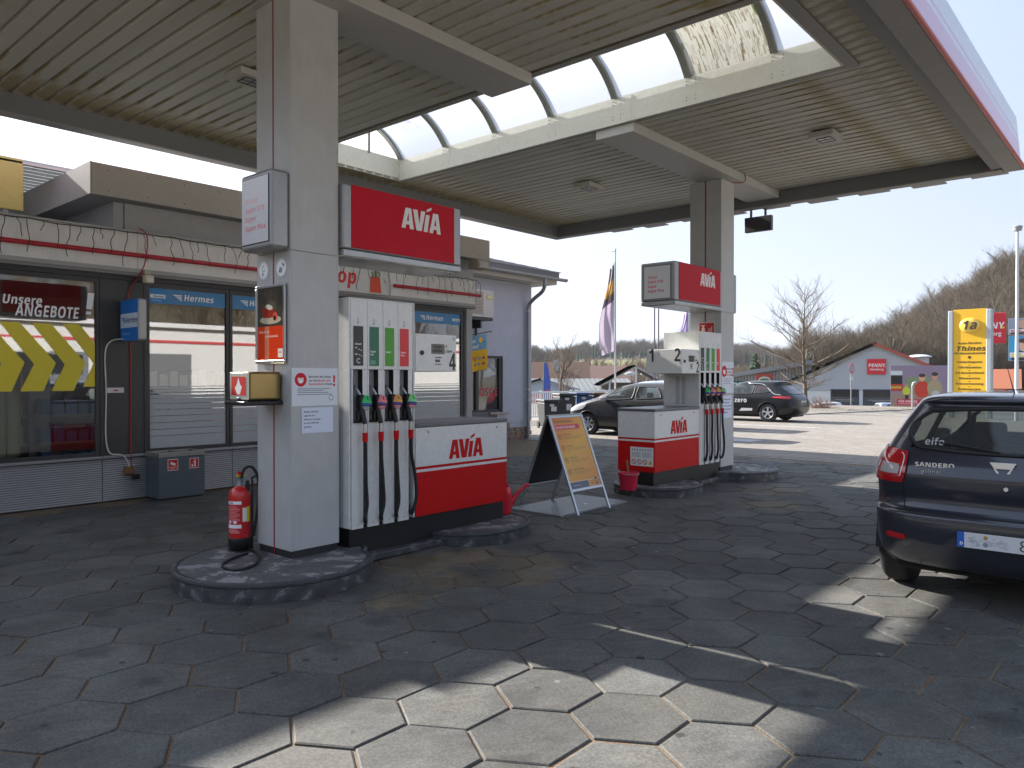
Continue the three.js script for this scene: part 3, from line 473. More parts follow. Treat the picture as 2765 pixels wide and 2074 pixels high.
  const hours = (x, w, h) => { x.fillStyle = '#dfe6f6'; x.fillRect(0, 0, w, h); ['Wegen aktueller', 'Lage bis auf', 'Weiteres sonntags', 'nur bis 18:00 Uhr', 'geöffnet'].forEach((s, i) => T_(x, s, w * .07, h * (.2 + i * .145), h * .085, '#2a3550')); };
  notice('notice_sheet', 'laminated mask notice with red face symbol on the near column', .45, .315, [3.685, 1.54, -5.3865], 0, mask);
  notice('notice_sheet', 'taped white opening hours note below the mask notice, near column', .31, .213, [3.707, 1.263, -5.3855], 0, hours);
  notice('notice_sheet', 'curling mask notice with red symbol on the far column', .42, .5, [11.41, 1.62, -5.3555], 0, mask);
  notice('notice_sheet', 'white opening hours note with blue text on the far column', .3, .36, [11.4, 1.15, -5.3555], 0, hours);
  const fs = thing('fire_extinguisher_sign', 'red fire extinguisher pictogram sign on the far column', 'sign');
  part(fs, 'plate', rbox(11.158, 11.168, 2.26, 2.5, -5.74, -5.46, .002), mt([.75, .74, .7], .5));
  print(fs, 'pictogram', .255, .215, 500, (x, w, h) => { x.fillStyle = '#b81a20'; x.fillRect(0, 0, w, h); x.fillStyle = '#eee2c8'; x.fillRect(w * .16, h * .36, w * .22, h * .54); x.fillRect(w * .22, h * .18, w * .1, h * .2); x.fillRect(w * .1, h * .16, w * .3, h * .07); x.lineWidth = 6; x.strokeStyle = '#eee2c8'; for (let i = 0; i < 4; i++) { x.beginPath(); x.moveTo(w * .6, h * (.45 + i * .14)); x.quadraticCurveTo(w * .75, h * (.55 + i * .13), w * .88, h * (.25 + i * .16)); x.stroke(); } }, [11.1565, 2.38, -5.6], -Math.PI / 2);
  // extinguisher on its wire stand
  const st = thing('extinguisher_stand', 'black wire stand with floor loop beside the near column', 'stand');
  part(st, 'floor_loop', (() => { const c = new THREE.CatmullRomCurve3([[3.4, .155, -5.93], [3.3, .153, -5.62], [3.12, .15, -5.4], [2.97, .15, -5.37], [2.95, .15, -5.55], [3.1, .15, -5.72], [3.3, .153, -5.8]].map(p => V3(...p))); return uvm(new THREE.TubeGeometry(c, 60, .011, 8)); })(), M.black);
  part(st, 'post', mg([rod([3.43, .15, -5.945], [3.43, .74, -5.945], .009), tube([[3.43, .74, -5.945], [3.42, .76, -5.93], [3.46, .775, -5.91], [3.5, .76, -5.91]], .008, 12, 6)]), M.black);
  const fe = thing('fire_extinguisher', 'red fire extinguisher with black hose beside the near column', 'fire extinguisher', null, [3.345, .16, -6.0], 0);
  part(fe, 'foot', lathe([[0, 0], [.094, 0], [.094, .09], [.085, .1], [0, .1]]), M.black);
  part(fe, 'cylinder', lathe([[.084, .09], [.09, .11], [.09, .45], [.084, .485], [.062, .515], [.035, .53], [.03, .535], [0, .535]]), mt([.58, .012, .012], .28, { clearcoat: .6, clearcoatRoughness: .15 }));
  const lab = new THREE.CylinderGeometry(.0915, .0915, .29, 24, 1, true, Math.PI * 1.42, Math.PI * .75); part(fe, 'label', lab.translate(0, .275, 0), new THREE.MeshStandardMaterial({ roughness: .4, map: canvasTex(256, 320, (x, w, h) => { x.fillStyle = '#c01420'; x.fillRect(0, 0, w, h); x.fillStyle = '#eee'; x.fillRect(0, 8, w * .62, 30); T_(x, 'FIRA', 20, 34, 26, '#222'); bars(x, 16, 56, 12, 130, 13, 3, '#e8c8c8'); x.fillStyle = '#eee'; x.fillRect(0, 226, w * .62, 34); x.fillRect(20, 190, 30, 26); x.fillRect(80, 190, 30, 26); x.fillStyle = '#dfe6d8'; x.fillRect(w * .66, 70, w * .2, 130); x.fillStyle = '#e6d22a'; x.fillRect(w * .84, 60, w * .16, 145); bars(x, 16, 274, 4, 130, 9, 3, '#e8c8c8'); }) }));
  const vl = part(fe, 'valve', mg([cyl(0, .53, .575, 0, .03, .024, 16), rbox(-.02, .025, .57, .61, -.02, .02, .006)]), M.zinc); part(vl, 'lever', mg([rbox(-.03, .06, .612, .628, -.014, .014, .005)]), mt([.7, .55, .02], .4)); part(vl, 'knob', cyl(0, .628, .655, 0, .02, .016, 14), M.red);
  part(vl, 'grip', rbox(.03, .055, .4, .58, .04, .07, .008), M.black);
  part(fe, 'hose', tube([[.0, .6, .03], [.01, .68, .06], [.05, .7, .09], [.1, .64, .1], [.12, .5, .1], [.11, .3, .09], [.09, .16, .08], [.085, .1, .08]], .012, 40, 8), M.rubber);
}
// ------------------------------------------------------------------ between the islands
{
  const t = thing('chequer_plate_cover', 'grey chequer-plate manhole cover under the sandwich board', 'manhole cover');
  part(t, 'plate', rbox(6.95, 8.36, -.03, .022, -6.1, -5.3, .004), M.zinc);
  const k = []; for (let i = 0; i < 47; i++) for (let j = 0; j < 26; j++) { const g = new THREE.BoxGeometry(.024, .004, .008); g.rotateY((i + j) & 1 ? .785 : -.785).translate(6.97 + i * .03, .0235, -6.085 + j * .031); k.push(g); }
  part(t, 'raised_pattern', uvm(mg(k)), mt([.46, .47, .48], .35, { metalness: .75, map: 'dirt' })).userData.kind = 'stuff';
  part(t, 'grip', rbox(7.72, 7.8, .02, .032, -5.56, -5.53, .005), M.silver);
  const b = thing('sandwich_board', 'aluminium sandwich board with orange rules poster between the pumps', 'sandwich board', null, [7.49, 0, -5.665]);
  const H = 1.15, S = .44;
  for (const s of [1, -1]) {
    const leaf = new THREE.Group(); leaf.name = 'board_leaf'; b.add(leaf); leaf.position.set(0, H, 0); leaf.rotation.x = -s * Math.atan(S / H);
    const L = Math.hypot(H, S), w = .345, f = (n, g, m) => part(leaf, n, g, m), z = s * .012;
    [[-w, -w + .035], [w - .035, w]].forEach(([a, c]) => f('leg', rbox(a, c, -L, 0, -.012 + z, .012 + z, .005), M.silver));
    [[-.036, 0], [-.955, -.92]].forEach(([a, c]) => f('frame_bar', rbox(-w + .034, w - .034, a, c, -.0115 + z, .0115 + z, .005), M.silver));
    f('panel', box(-w + .03, w - .03, -.93, -.03, -.006 + z, .002 + z), mt([.03, .03, .032], .6));
    if (s > 0) print(leaf, 'poster', .62, .886, 760, (x, W, h) => {
      const g = x.createLinearGradient(0, 0, W, h); g.addColorStop(0, '#dd7a2a'); g.addColorStop(.45, '#e8b040'); g.addColorStop(1, '#e08a34'); x.fillStyle = g; x.fillRect(0, 0, W, h);
      x.save(); x.scale(.8, 1); T_(x, 'VERHALTENSREGELN', W * .05, h * .075, h * .055, '#6b4a20'); x.restore(); x.fillStyle = '#d03a4a'; x.fillRect(W * .06, h * .1, W * .78, h * .07); x.save(); x.scale(.82, 1); T_(x, 'AUS AKTUELLEM ANLASS', W * .09, h * .152, h * .046, '#f6e8d8'); x.restore();
      [['HÄNDE WASCHEN'], ['ABSTAND HALTEN'], ['BARGELD MEIDEN'], ['ELEKTRONISCHE ZAHLUNG']].forEach(([s2], i) => { const y = h * (.25 + i * .165); x.strokeStyle = '#6b4a20'; x.lineWidth = 4; x.beginPath(); x.arc(W * .12, y + 12, h * .038, 0, 7); x.stroke(); x.fillStyle = '#6b4a20'; x.fillRect(W * .1, y, 16, 22); T_(x, s2, W * .23, y, h * .02, '#6b4a20'); bars(x, W * .23, y + 12, 3, W * .66, 11, 3, '#a87a3c'); });
      x.fillStyle = '#5b6470'; x.fillRect(0, h * .91, W * .6, h * .09); x.fillStyle = '#e8e0d0'; x.fillRect(0, h * .9, W, 4); x.fillRect(W * .6, h * .91, 4, h * .09); bars(x, W * .1, h * .955, 1, W * .35, 8, 4, '#c8ccd2'); bars(x, W * .66, h * .945, 3, W * .12, 9, 3, '#8a6a30'); x.fillStyle = '#6a6050'; x.fillRect(W * .82, h * .88, W * .1, h * .1); x.fillStyle = '#c8a860'; x.beginPath(); x.arc(W * .87, h * .93, W * .03, 0, 7); x.fill();
    }, [0, -.478, .0035 + z], 0, { roughness: .3 });
  }
  part(b, 'hinge', rbox(-.345, .345, H - .014, H + .012, -.026, .026, .008), M.alu);
  const bk = thing('bucket', 'red plastic bucket with wooden stick before the far pump', 'bucket', null, [8.57, .135, -5.42]);
  part(bk, 'body', lathe([[0, .004], [.1, .004], [.105, 0], [.13, .2], [.142, .205], [.142, .228], [.136, .228], [.13, .21], [.1, .02], [0, .02]]), mt([.6, .01, .05], .45)); part(bk, 'handle', (() => { const c = new THREE.CatmullRomCurve3(Array.from({ length: 13 }, (_, i) => { const a = Math.PI * i / 12; return V3(Math.cos(a) * .145, .215 - .01 * Math.sin(a), Math.sin(a) * .145); })); return uvm(new THREE.TubeGeometry(c, 24, .004, 6)); })(), M.steel);
  one('squeegee_handle', 'wooden handle standing in the red bucket', 'handle', rod([8.6, .15, -5.41], [8.575, .52, -5.45], .014, .014, 10), mt([.33, .18, .08], .7, { map: 'streak' }));
  const wc = thing('watering_can', 'red plastic watering can behind the near pump cabinet', 'watering can', null, [6.14, .125, -5.52], -.35);
  part(wc, 'body', (() => { const g = lathe([[0, 0], [.1, 0], [.115, .02], [.125, .2], [.12, .27], [.1, .3], [.09, .3], [.1, .26], [0, .25]]); g.scale(1.1, 1, .75); return g; })(), mt([.6, .012, .03], .3));
  part(wc, 'spout', mg([rod([.09, .06, 0], [.22, .22, 0], .045, .022, 14), rod([.22, .22, 0], [.33, .3, 0], .022, .018, 14), rod([.325, .296, 0], [.36, .295, 0], .018, .022, 14)]), mt([.6, .012, .03], .3)); part(wc, 'handle', tube([[-.12, .08, 0], [-.2, .2, 0], [-.1, .37, 0], [.06, .36, 0], [.1, .28, 0]], .014, 24, 8), mt([.6, .012, .03], .3));
}

// ------------------------------------------------------------------ the shop
const shop = thing('shop_building', 'low station shop with dark window frames and pale fascia', 'building');
{
  const Z = -10.42, XL = -4, XR = 10.74, wallM = mt([.52, .52, .53], .8, { map: 'dirt', bump: .002 }), fasM = mt([.82, .81, .78], .6, { map: 'streak' }), dark = mt([.05, .05, .052], .5, { map: 'dirt' });
  // shell: side walls, back wall, floor slab, ceiling, flat roof
  part(shop, 'wall', mg([box(XL, XL + .2, 0, 3.3, -18, Z - .01), box(XR - .15, XR, 0, 3.3, -18, Z + .02), box(XL, XR, 0, 3.3, -18.2, -18)]), wallM);
  part(shop, 'partition', box(XL + .2, XR - .16, .02, 2.95, -14.1, -14.0), mt([.2, .16, .12], .8, { map: 'dirt' }));
  part(shop, 'floor', box(XL + .2, XR - .16, .0, .05, -18, Z - .1), mt([.16, .15, .14], .5, { map: 'dirt' }));
  part(shop, 'flat_roof', box(XL, XR + .02, 2.96, 3.5, -18.1, -10.31), mt([.3, .3, .3], .85, { map: 'dirt' }));
  // plinth with horizontal louvres
  for (const [a, b] of [[XL, 3.9], [3.9, 5.7], [5.7, 7.0], [9.1, XR]]) {
    part(shop, 'plinth', box(a, b - .006, .0, .56, Z - .1, Z - .035), mt([.1, .1, .105], .6));
    const sl = []; for (let k = 0; k < 19; k++) { const g = new THREE.BoxGeometry(b - a - .012, .022, .006); g.rotateX(-.5); sl.push(g.translate((a + b) / 2, .025 + k * .0285, Z - .012)); }
    part(shop, 'louvre', uvm(mg(sl)), mt([.46, .47, .49], .45, { metalness: .3, map: 'dirt' }));
    part(shop, 'sill', rbox(a, b - .004, .565, .6, Z - .1, Z + .03, .006), mt([.4, .4, .41], .4, { metalness: .4, map: 'dirt' }));
  }
  // window bays: frame bars, glass
  const bay = (a, b, y0, y1, film, extra) => {
    const w = part(shop, 'window', mg([box(a, b, y0, y0 + .05, Z - .05, Z), box(a, b, y1 - .06, y1, Z - .05, Z), box(a, a + .045, y0 + .05, y1 - .06, Z - .05, Z), box(b - .045, b, y0 + .05, y1 - .06, Z - .05, Z)]), M.frame);
    part(w, 'pane', box(a + .045, b - .045, y0 + .05, y1 - .06, Z - .03, Z - .024), M.glassW);
    if (film) { let y = y0 + .055; const hs = [.16, .085, .085, .085, .08, .075, .07, .04, .024, .016, .01]; hs.forEach((h, i) => { part(w, 'film_strip', box(a + .05, b - .05, y, y + h, Z - .022, Z - .0205), mt([.5, .53, .57], .5, { map: 'dirt' })); y += h + (i < 7 ? .006 : .016 + i * .001); }); }
    return w;
  };
  const w1 = bay(.9, 3.87, .6, 2.9, false), w0 = bay(-2.2, .86, .6, 2.9, false), w2 = bay(4.46, 5.65, .6, 2.9, true), w3 = bay(5.66, 6.95, .6, 2.9, true), w5 = bay(9.2, 10.5, .6, 2.9, true), dr = bay(7.0, 8.05, .04, 2.9, false), dr2 = bay(8.08, 9.16, .04, 2.9, false);
  part(dr2, 'door_handle', rbox(8.14, 8.17, .9, 1.5, Z, Z + .05, .01), M.steel);
  part(shop, 'head_rail', box(XL, XR, 2.905, 3.0, Z - .06, Z + .01), dark);
  // dark pilaster panel
  part(shop, 'pilaster', mg([box(3.9, 4.43, .6, 2.9, Z - .06, Z - .004), box(3.875, 3.9, .6, 2.9, Z - .05, Z + .008), box(4.43, 4.455, .6, 2.9, Z - .05, Z + .008)]), dark);
  // fascia with red tube, lower trim
  for (const [a, b] of [[XL, 4.3], [4.3, 7.0], [8.56, XR]]) part(shop, 'fascia_board', rbox(a, b - .004, 3.05, 3.52, -10.36, -10.3, .006), fasM);
  part(shop, 'fascia_trim', mg([box(XL, XR, 3.0, 3.05, -10.38, -10.29), box(XL, XR, 3.52, 3.545, -10.4, -10.27)]), mt([.44, .44, .43], .5, { map: 'dirt' }));
  for (const [a, b] of [[XL, 6.98], [8.63, 10.86]]) { part(shop, 'red_tube', uvm(new THREE.CapsuleGeometry(.03, b - a - .06, 6, 12).rotateZ(Math.PI / 2).translate((a + b) / 2, 3.225, -10.265)), mt([.45, .015, .03], .35)); }
  const sp = part(shop, 'sign_panel', rbox(6.98, 8.5, 3.03, 3.45, -10.33, -10.23, .01), mt([.72, .72, .7], .45, { map: 'dirt' }));
  part(sp, 'lettering', text('Shop', .24, .004, .12).translate(7.02, 3.17, -10.229), mt([.62, .02, .02], .4));
  part(sp, 'bag_symbol', mg([ext(poly([[0, 0], [.25, 0], [.22, .26], [.02, .27]]), .004).translate(8.08, 3.06, -10.229)]), mt([.66, .06, .02], .45));
  part(sp, 'bag_contents', mg([tube([[8.15, 3.32, -10.223], [8.13, 3.41, -10.223]], .012, 4, 5), tube([[8.21, 3.32, -10.223], [8.2, 3.43, -10.223]], .02, 4, 6), tube([[8.26, 3.32, -10.223], [8.3, 3.38, -10.223], [8.27, 3.42, -10.223]], .01, 6, 5)]), mt([.1, .2, .06], .6));
  part(shop, 'fascia_post', box(8.51, 8.555, 3.03, 3.52, -10.34, -10.28), mt([.35, .36, .36], .5));
  // upper storey set back, overhanging parapet board
  part(shop, 'upper_wall', box(4.31, 11.1, 3.5, 4.05, -18, -10.72), wallM);
  for (const [a, b] of [[3.77, 6.0], [6.0, 8.0], [8.0, 9.7], [9.7, 11.2]]) { const p = part(shop, 'parapet_board', rbox(a, b - .006, 3.96, 4.37, -10.44, -10.37, .008), mt([.52, .5, .44], .6, { map: 'dirt' })); const s = []; for (let x = a + .2; x < b; x += .5) s.push(new THREE.SphereGeometry(.012, 6, 4).translate(x, 4.03, -10.37), new THREE.SphereGeometry(.012, 6, 4).translate(x, 4.29, -10.37)); part(p, 'screws', mg(s), M.zinc).userData.kind = 'stuff'; }
  part(shop, 'parapet_soffit', box(3.78, 11.18, 3.98, 4.2, -18, -10.45), mt([.3, .3, .29], .8));
  for (const x of [3.75, 11.2]) part(shop, 'parapet_end', box(x, x + .02, 3.96, 4.37, -17, -10.37), mt([.42, .4, .36], .6, { map: 'dirt' }));
  part(shop, 'added_shade_block', box(-4, 3.0, 3.5, 4.8, -18, -12.3), wallM);  // unseen block, added to keep the sun off the paving at left
  // translucent corrugated sheet roof left of the parapet, seen from below, with its edge beam
  const sr = part(shop, 'sheet_roof', (() => { const g = []; for (let i = 0; i < 30; i++) { const z = -11.5 - i * .2; g.push(box(3.02, 4.08, 4.48, 4.49, z - .2, z - .1), box(3.02, 4.08, 4.5, 4.51, z - .1, z), box(3.02, 4.08, 4.4805, 4.51, z - .105, z - .1)); } return mg(g); })(), mt([.75, .76, .77], .9, { transmission: .45, thickness: 0, map: 'streak' }));
  part(sr, 'edge_beam', rbox(4.06, 4.16, 4.3, 4.53, -17.5, -11.45, .01), mt([.45, .44, .4], .6, { map: 'dirt' })); part(sr, 'front_batten', rbox(3.02, 4.1, 4.44, 4.478, -11.54, -11.48, .006), mt([.5, .5, .48], .5));
  part(shop, 'yard_wall', box(3.0, 4.2, 3.5, 4.3, -17.6, -17.5), wallM); part(shop, 'return_wall', box(4.17, 4.3, 3.5, 4.42, -17.5, -10.74), wallM);
  // films on the glass: slogan and chevrons
  const zf = Z - .0195, slog = mt([.88, .88, .88], .5), yel = mt([.74, .6, .03], .5);
  part(w1, 'slogan', mg([text('Unsere', .11, .001, .18).scale(.82, 1, 1).translate(2.79, 2.5, zf), text('ANGEBOTE', .142, .001, .18).scale(.68, 1, 1).translate(2.93, 2.36, zf)]), slog);
  part(w1, 'exclamation_mark', ext(poly([[0, .07], [.07, .07], [.1, .28], [.02, .28]]), .001).translate(3.72, 2.42, zf), slog); part(w1, 'exclamation_dot', ext(poly([[0, 0], [.06, 0], [.068, .04], [.006, .04]]), .001).translate(3.715, 2.42, zf), slog);
  for (const x of [-.68, -.34, 0, .34, .68]) { const cl = (v) => Math.min(3.82, v); const pts = [[2.77 + x, 2.28], [2.98 + x, 2.28], [3.37 + x, 1.8], [3.23 + x, 1.45], [2.98 + x, 1.45], [3.13 + x, 1.78]]; const q = x > .6 ? [[3.45, 2.29], [3.64, 2.29], [3.82, 2.06], [3.82, 1.5], [3.68, 1.5], [3.81, 1.8]] : pts; part(w1, 'chevron', ext(poly(x > .6 ? q : pts), .001).translate(0, 0, zf), yel); }
  // courier strips along the window heads
  const strip = (w, a, b, words) => { const y0 = 2.63, y1 = 2.835; part(w, 'blue_strip', box(a, b, y0, y1, Z - .022, Z - .0205), mt([.04, .22, .46], .45)); words.forEach(x => { part(w, 'strip_lettering', text('Hermes', .085, .001, .15).translate(x, 2.69, zf), slog); part(w, 'wing_mark', mg([0, 1, 2, 3].map(k => ext(poly([[.03 * k, -.022 * k], [.13, -.022 * k], [.13, -.022 * k - .014], [.03 * k + .02, -.022 * k - .014]]), .001).translate(x - .15, 2.765, zf))), slog); }); };
  strip(w2, 4.51, 5.6, [4.98]); strip(w3, 5.71, 6.9, [5.98]); strip(w5, 9.25, 10.45, [9.55]);
  for (const [w, x] of [[w2, 4.52], [w5, 10.24]]) print(w, 'courier_sticker', .21, .2, 420, (c, W, H) => { c.fillStyle = '#2a7fc0'; c.fillRect(0, 0, W, H); c.fillStyle = '#dfe8f0'; c.fillRect(0, H * .4, W, H * .26); T_(c, 'Hermes', W * .22, H * .6, H * .19, '#223'); T_(c, 'PaketShop', W * .1, H * .86, H * .13, '#9cc8e8'); }, [x + .105, 2.732, Z - .0185]);
  // things behind the glass: curtain, shelves, counter
  for (let i = 0; i < 9; i++) part(shop, 'curtain_fold', tube([[1.7 + i * .16, .65, -10.75 + .03 * (i % 2)], [1.72 + i * .16, 1.6, -10.78], [1.7 + i * .16, 2.3, -10.76]], .085, 6, 8), mt([.16, .16, .08], .9));
  for (let i = 0; i < 7; i++) { const x = 1 + i * 1.35, sh = part(shop, 'shelf_rack', mg([box(x, x + 1.2, .05, 1.7, -12.6, -12.55), ...[.25, .65, 1.05, 1.45].map(y => box(x, x + 1.2, y, y + .03, -12.55, -12.15))]), mt([.25, .24, .23], .6)); const pk = []; for (let k = 0; k < 28; k++) pk.push(box(x + .04 + k % 7 * .165, x + .17 + k % 7 * .165, .28 + (k / 7 | 0) * .4, .28 + (k / 7 | 0) * .4 + rr(.14, .28), -12.4, -12.18)); part(sh, 'goods', mg(pk), mt([[.4, .05, .04], [.3, .26, .1], [.08, .16, .3], [.5, .45, .4]][i % 4], .5)).userData.kind = 'stuff'; }
  part(shop, 'counter', rbox(4.9, 7.2, .05, 1.05, -11.9, -11.4, .02), mt([.3, .05, .04], .5));
}
// string of icicle lights along the fascia
{
  const t = thing('icicle_string_lights', 'unlit dark icicle light string along the shop fascia', 'string lights');
  const wire = [], m = mt([.035, .03, .03], .7); let x = 1.2; const xs = [];
  while (x < 10.75) { wire.push([x, 3.51 + .012 * Math.sin(x * 3.1) + rr(-.012, .008), -10.262]); xs.push(x); x += rr(.09, .17); }
  part(t, 'wire', tube(wire, .006, 260, 5), m);
  xs.forEach((a, i) => { if (rnd() < .12) return; const L = [.16, .3, .44, .22, .38][i % 5] * rr(.8, 1.1), p = [[a, 3.505, -10.262]]; let cx = a, cy = 3.505; const n = 3 + (L > .3 ? 2 : 0); for (let k = 1; k <= n; k++) { cx += rr(-.035, .035); cy -= L / n; p.push([cx, cy, -10.215 - rr(0, .02)]); } part(t, 'strand', tube(p, .0048, 10, 4), m); });
}
{
  const t = thing('security_light', 'small halogen lamp under the shop fascia above the dark panel', 'lamp'); part(t, 'bracket', rbox(4.36, 4.44, 2.98, 3.04, -10.3, -10.22, .008), mt([.4, .38, .3], .5)); part(t, 'head', rbox(4.34, 4.46, 2.86, 2.97, -10.26, -10.16, .02, 3), mt([.55, .5, .36], .45)); part(t, 'lens', rbox(4.36, 4.44, 2.87, 2.93, -10.158, -10.15, .003), mt([.7, .68, .6], .2));
  one('power_cable', 'thin red cable running down the dark panel to the plinth', 'cable', tube([[4.3, 3.58, -10.25], [4.38, 3.52, -10.22], [4.36, 3.1, -10.235], [4.3, 2.9, -10.35], [4.22, 2.7, -10.405], [4.25, 1.9, -10.41], [4.245, .8, -10.405], [4.25, .42, -10.38]], .0075, 60, 6), M.redD);
  one('power_cable', 'white cable looping from the blue courier box to the plinth', 'cable', tube([[4.13, 2.12, -10.3], [4.02, 2.1, -10.39], [3.95, 2.02, -10.405], [3.945, 1.4, -10.41], [3.945, .75, -10.405], [3.98, .63, -10.37], [4.12, .6, -10.36], [4.2, .5, -10.38], [4.22, .4, -10.38]], .009, 70, 6), mt([.6, .6, .57], .6));
  const o = thing('socket_box', 'brown outdoor socket on the louvred plinth beside the bin', 'socket'); part(o, 'case', rbox(4.16, 4.27, .34, .44, -10.43, -10.35, .015, 3), mt([.2, .1, .03], .5)); part(o, 'plug', rbox(4.24, 4.34, .27, .33, -10.39, -10.34, .015, 3), M.black);
  const lb = thing('letter_slot', 'white letter slot plate on the dark shop panel', 'letter slot'); part(lb, 'plate', rbox(3.955, 4.165, 1.415, 1.485, -10.425, -10.405, .006), M.white); part(lb, 'name_tag', box(4.03, 4.09, 1.44, 1.458, -10.405, -10.402), M.redD);
  const h = thing('courier_light_box', 'blue and white courier light box projecting from the shop', 'sign');
  part(h, 'case', rbox(4.12, 4.24, 2.085, 2.625, -10.4, -9.86, .035, 4), M.alu);
  print(h, 'face', .515, .525, 460, (x, w, hh) => { x.fillStyle = '#2676cc'; x.fillRect(0, 0, w, hh); x.fillStyle = '#cfe0f2'; x.fillRect(0, hh * .33, w, hh * .35); T_(x, 'Hermes', w * .27, hh * .56, hh * .185, '#1c2a44', 'italic bold'); x.fillStyle = '#2676cc'; for (let k = 0; k < 4; k++) x.fillRect(w * (.06 + .05 * k), hh * (.43 + k * .04), w * (.2 - .05 * k), hh * .025); T_(x, 'PaketShop', w * .1, hh * .86, hh * .1, '#9cc4ee', 'normal'); }, [4.1175, 2.355, -10.13], -Math.PI / 2, { roughness: .25 });
  part(h, 'bracket', box(4.16, 4.22, 2.3, 2.42, -10.43, -10.39), M.zinc);
  const b = thing('waste_bin', 'grey double waste bin with red stickers at the shop front', 'bin', null, [4.74, 0, -10.18]);
  const bm = mt([.12, .145, .17], .5, { metalness: .2, map: 'dirt' });
  part(b, 'body', rbox(-.31, .31, .02, .56, -.2, .2, .008), bm); part(b, 'foot', box(-.29, .29, .0, .02, -.18, .18), M.black);
  part(b, 'lid', mg([rbox(-.315, .315, .562, .625, .16, .206, .006), rbox(-.315, .315, .562, .625, -.206, -.16, .006), box(-.315, -.27, .562, .622, -.16, .16), box(.27, .315, .562, .622, -.16, .16), box(-.03, .03, .562, .622, -.16, .16)]), mt([.42, .41, .38], .35, { metalness: .6, map: 'dirt' }));
  const pic = (k) => (x, w, h2) => { x.fillStyle = '#e8d8d0'; x.fillRect(0, 0, w, h2); x.fillStyle = '#c01a22'; x.fillRect(5, 5, w - 10, h2 - 10); x.fillStyle = '#f0e4dc'; if (k) { x.beginPath(); x.arc(w * .58, h2 * .2, w * .08, 0, 7); x.fill(); x.fillRect(w * .5, h2 * .3, w * .18, h2 * .55); x.fillRect(w * .34, h2 * .34, w * .2, 5); x.fillRect(w * .22, h2 * .58, w * .16, h2 * .28); } else { x.save(); x.translate(w * .5, h2 * .42); x.rotate(.4); x.fillRect(-22, -10, 44, 20); x.restore(); T_(x, 'Glimmend', w * .14, h2 * .76, h2 * .13, '#f0e4dc'); T_(x, 'Asche', w * .3, h2 * .88, h2 * .1, '#f0e4dc'); } };
  print(b, 'sticker', .14, .15, 600, pic(0), [-.13, .46, .203]); print(b, 'sticker', .13, .14, 600, pic(1), [.16, .46, .203]);
  const y = thing('yellow_sign', 'plain yellow sign panel on the shop roof at left', 'sign'); part(y, 'panel', rbox(2.2, 3.33, 3.82, 4.5, -11.55, -11.48, .01), mt([.58, .5, .14], .5, { map: 'dirt' })); part(y, 'frame', mg([box(2.3, 2.36, 3.5, 3.82, -11.54, -11.5), box(3.1, 3.16, 3.5, 3.82, -11.54, -11.5)]), M.zinc);
  const f = thing('floodlight', 'beige floodlight under the parapet end above the annexe', 'floodlight'); part(f, 'head', rbox(10.72, 11.06, 3.76, 3.93, -10.5, -10.22, .02, 3), mt([.34, .3, .22], .5)); part(f, 'lens', rbox(10.77, 11.01, 3.78, 3.9, -10.217, -10.21, .004), mt([.45, .42, .36], .2)); part(f, 'arm', rod([10.9, 3.97, -10.45], [10.9, 3.88, -10.45], .02), M.zinc);
}
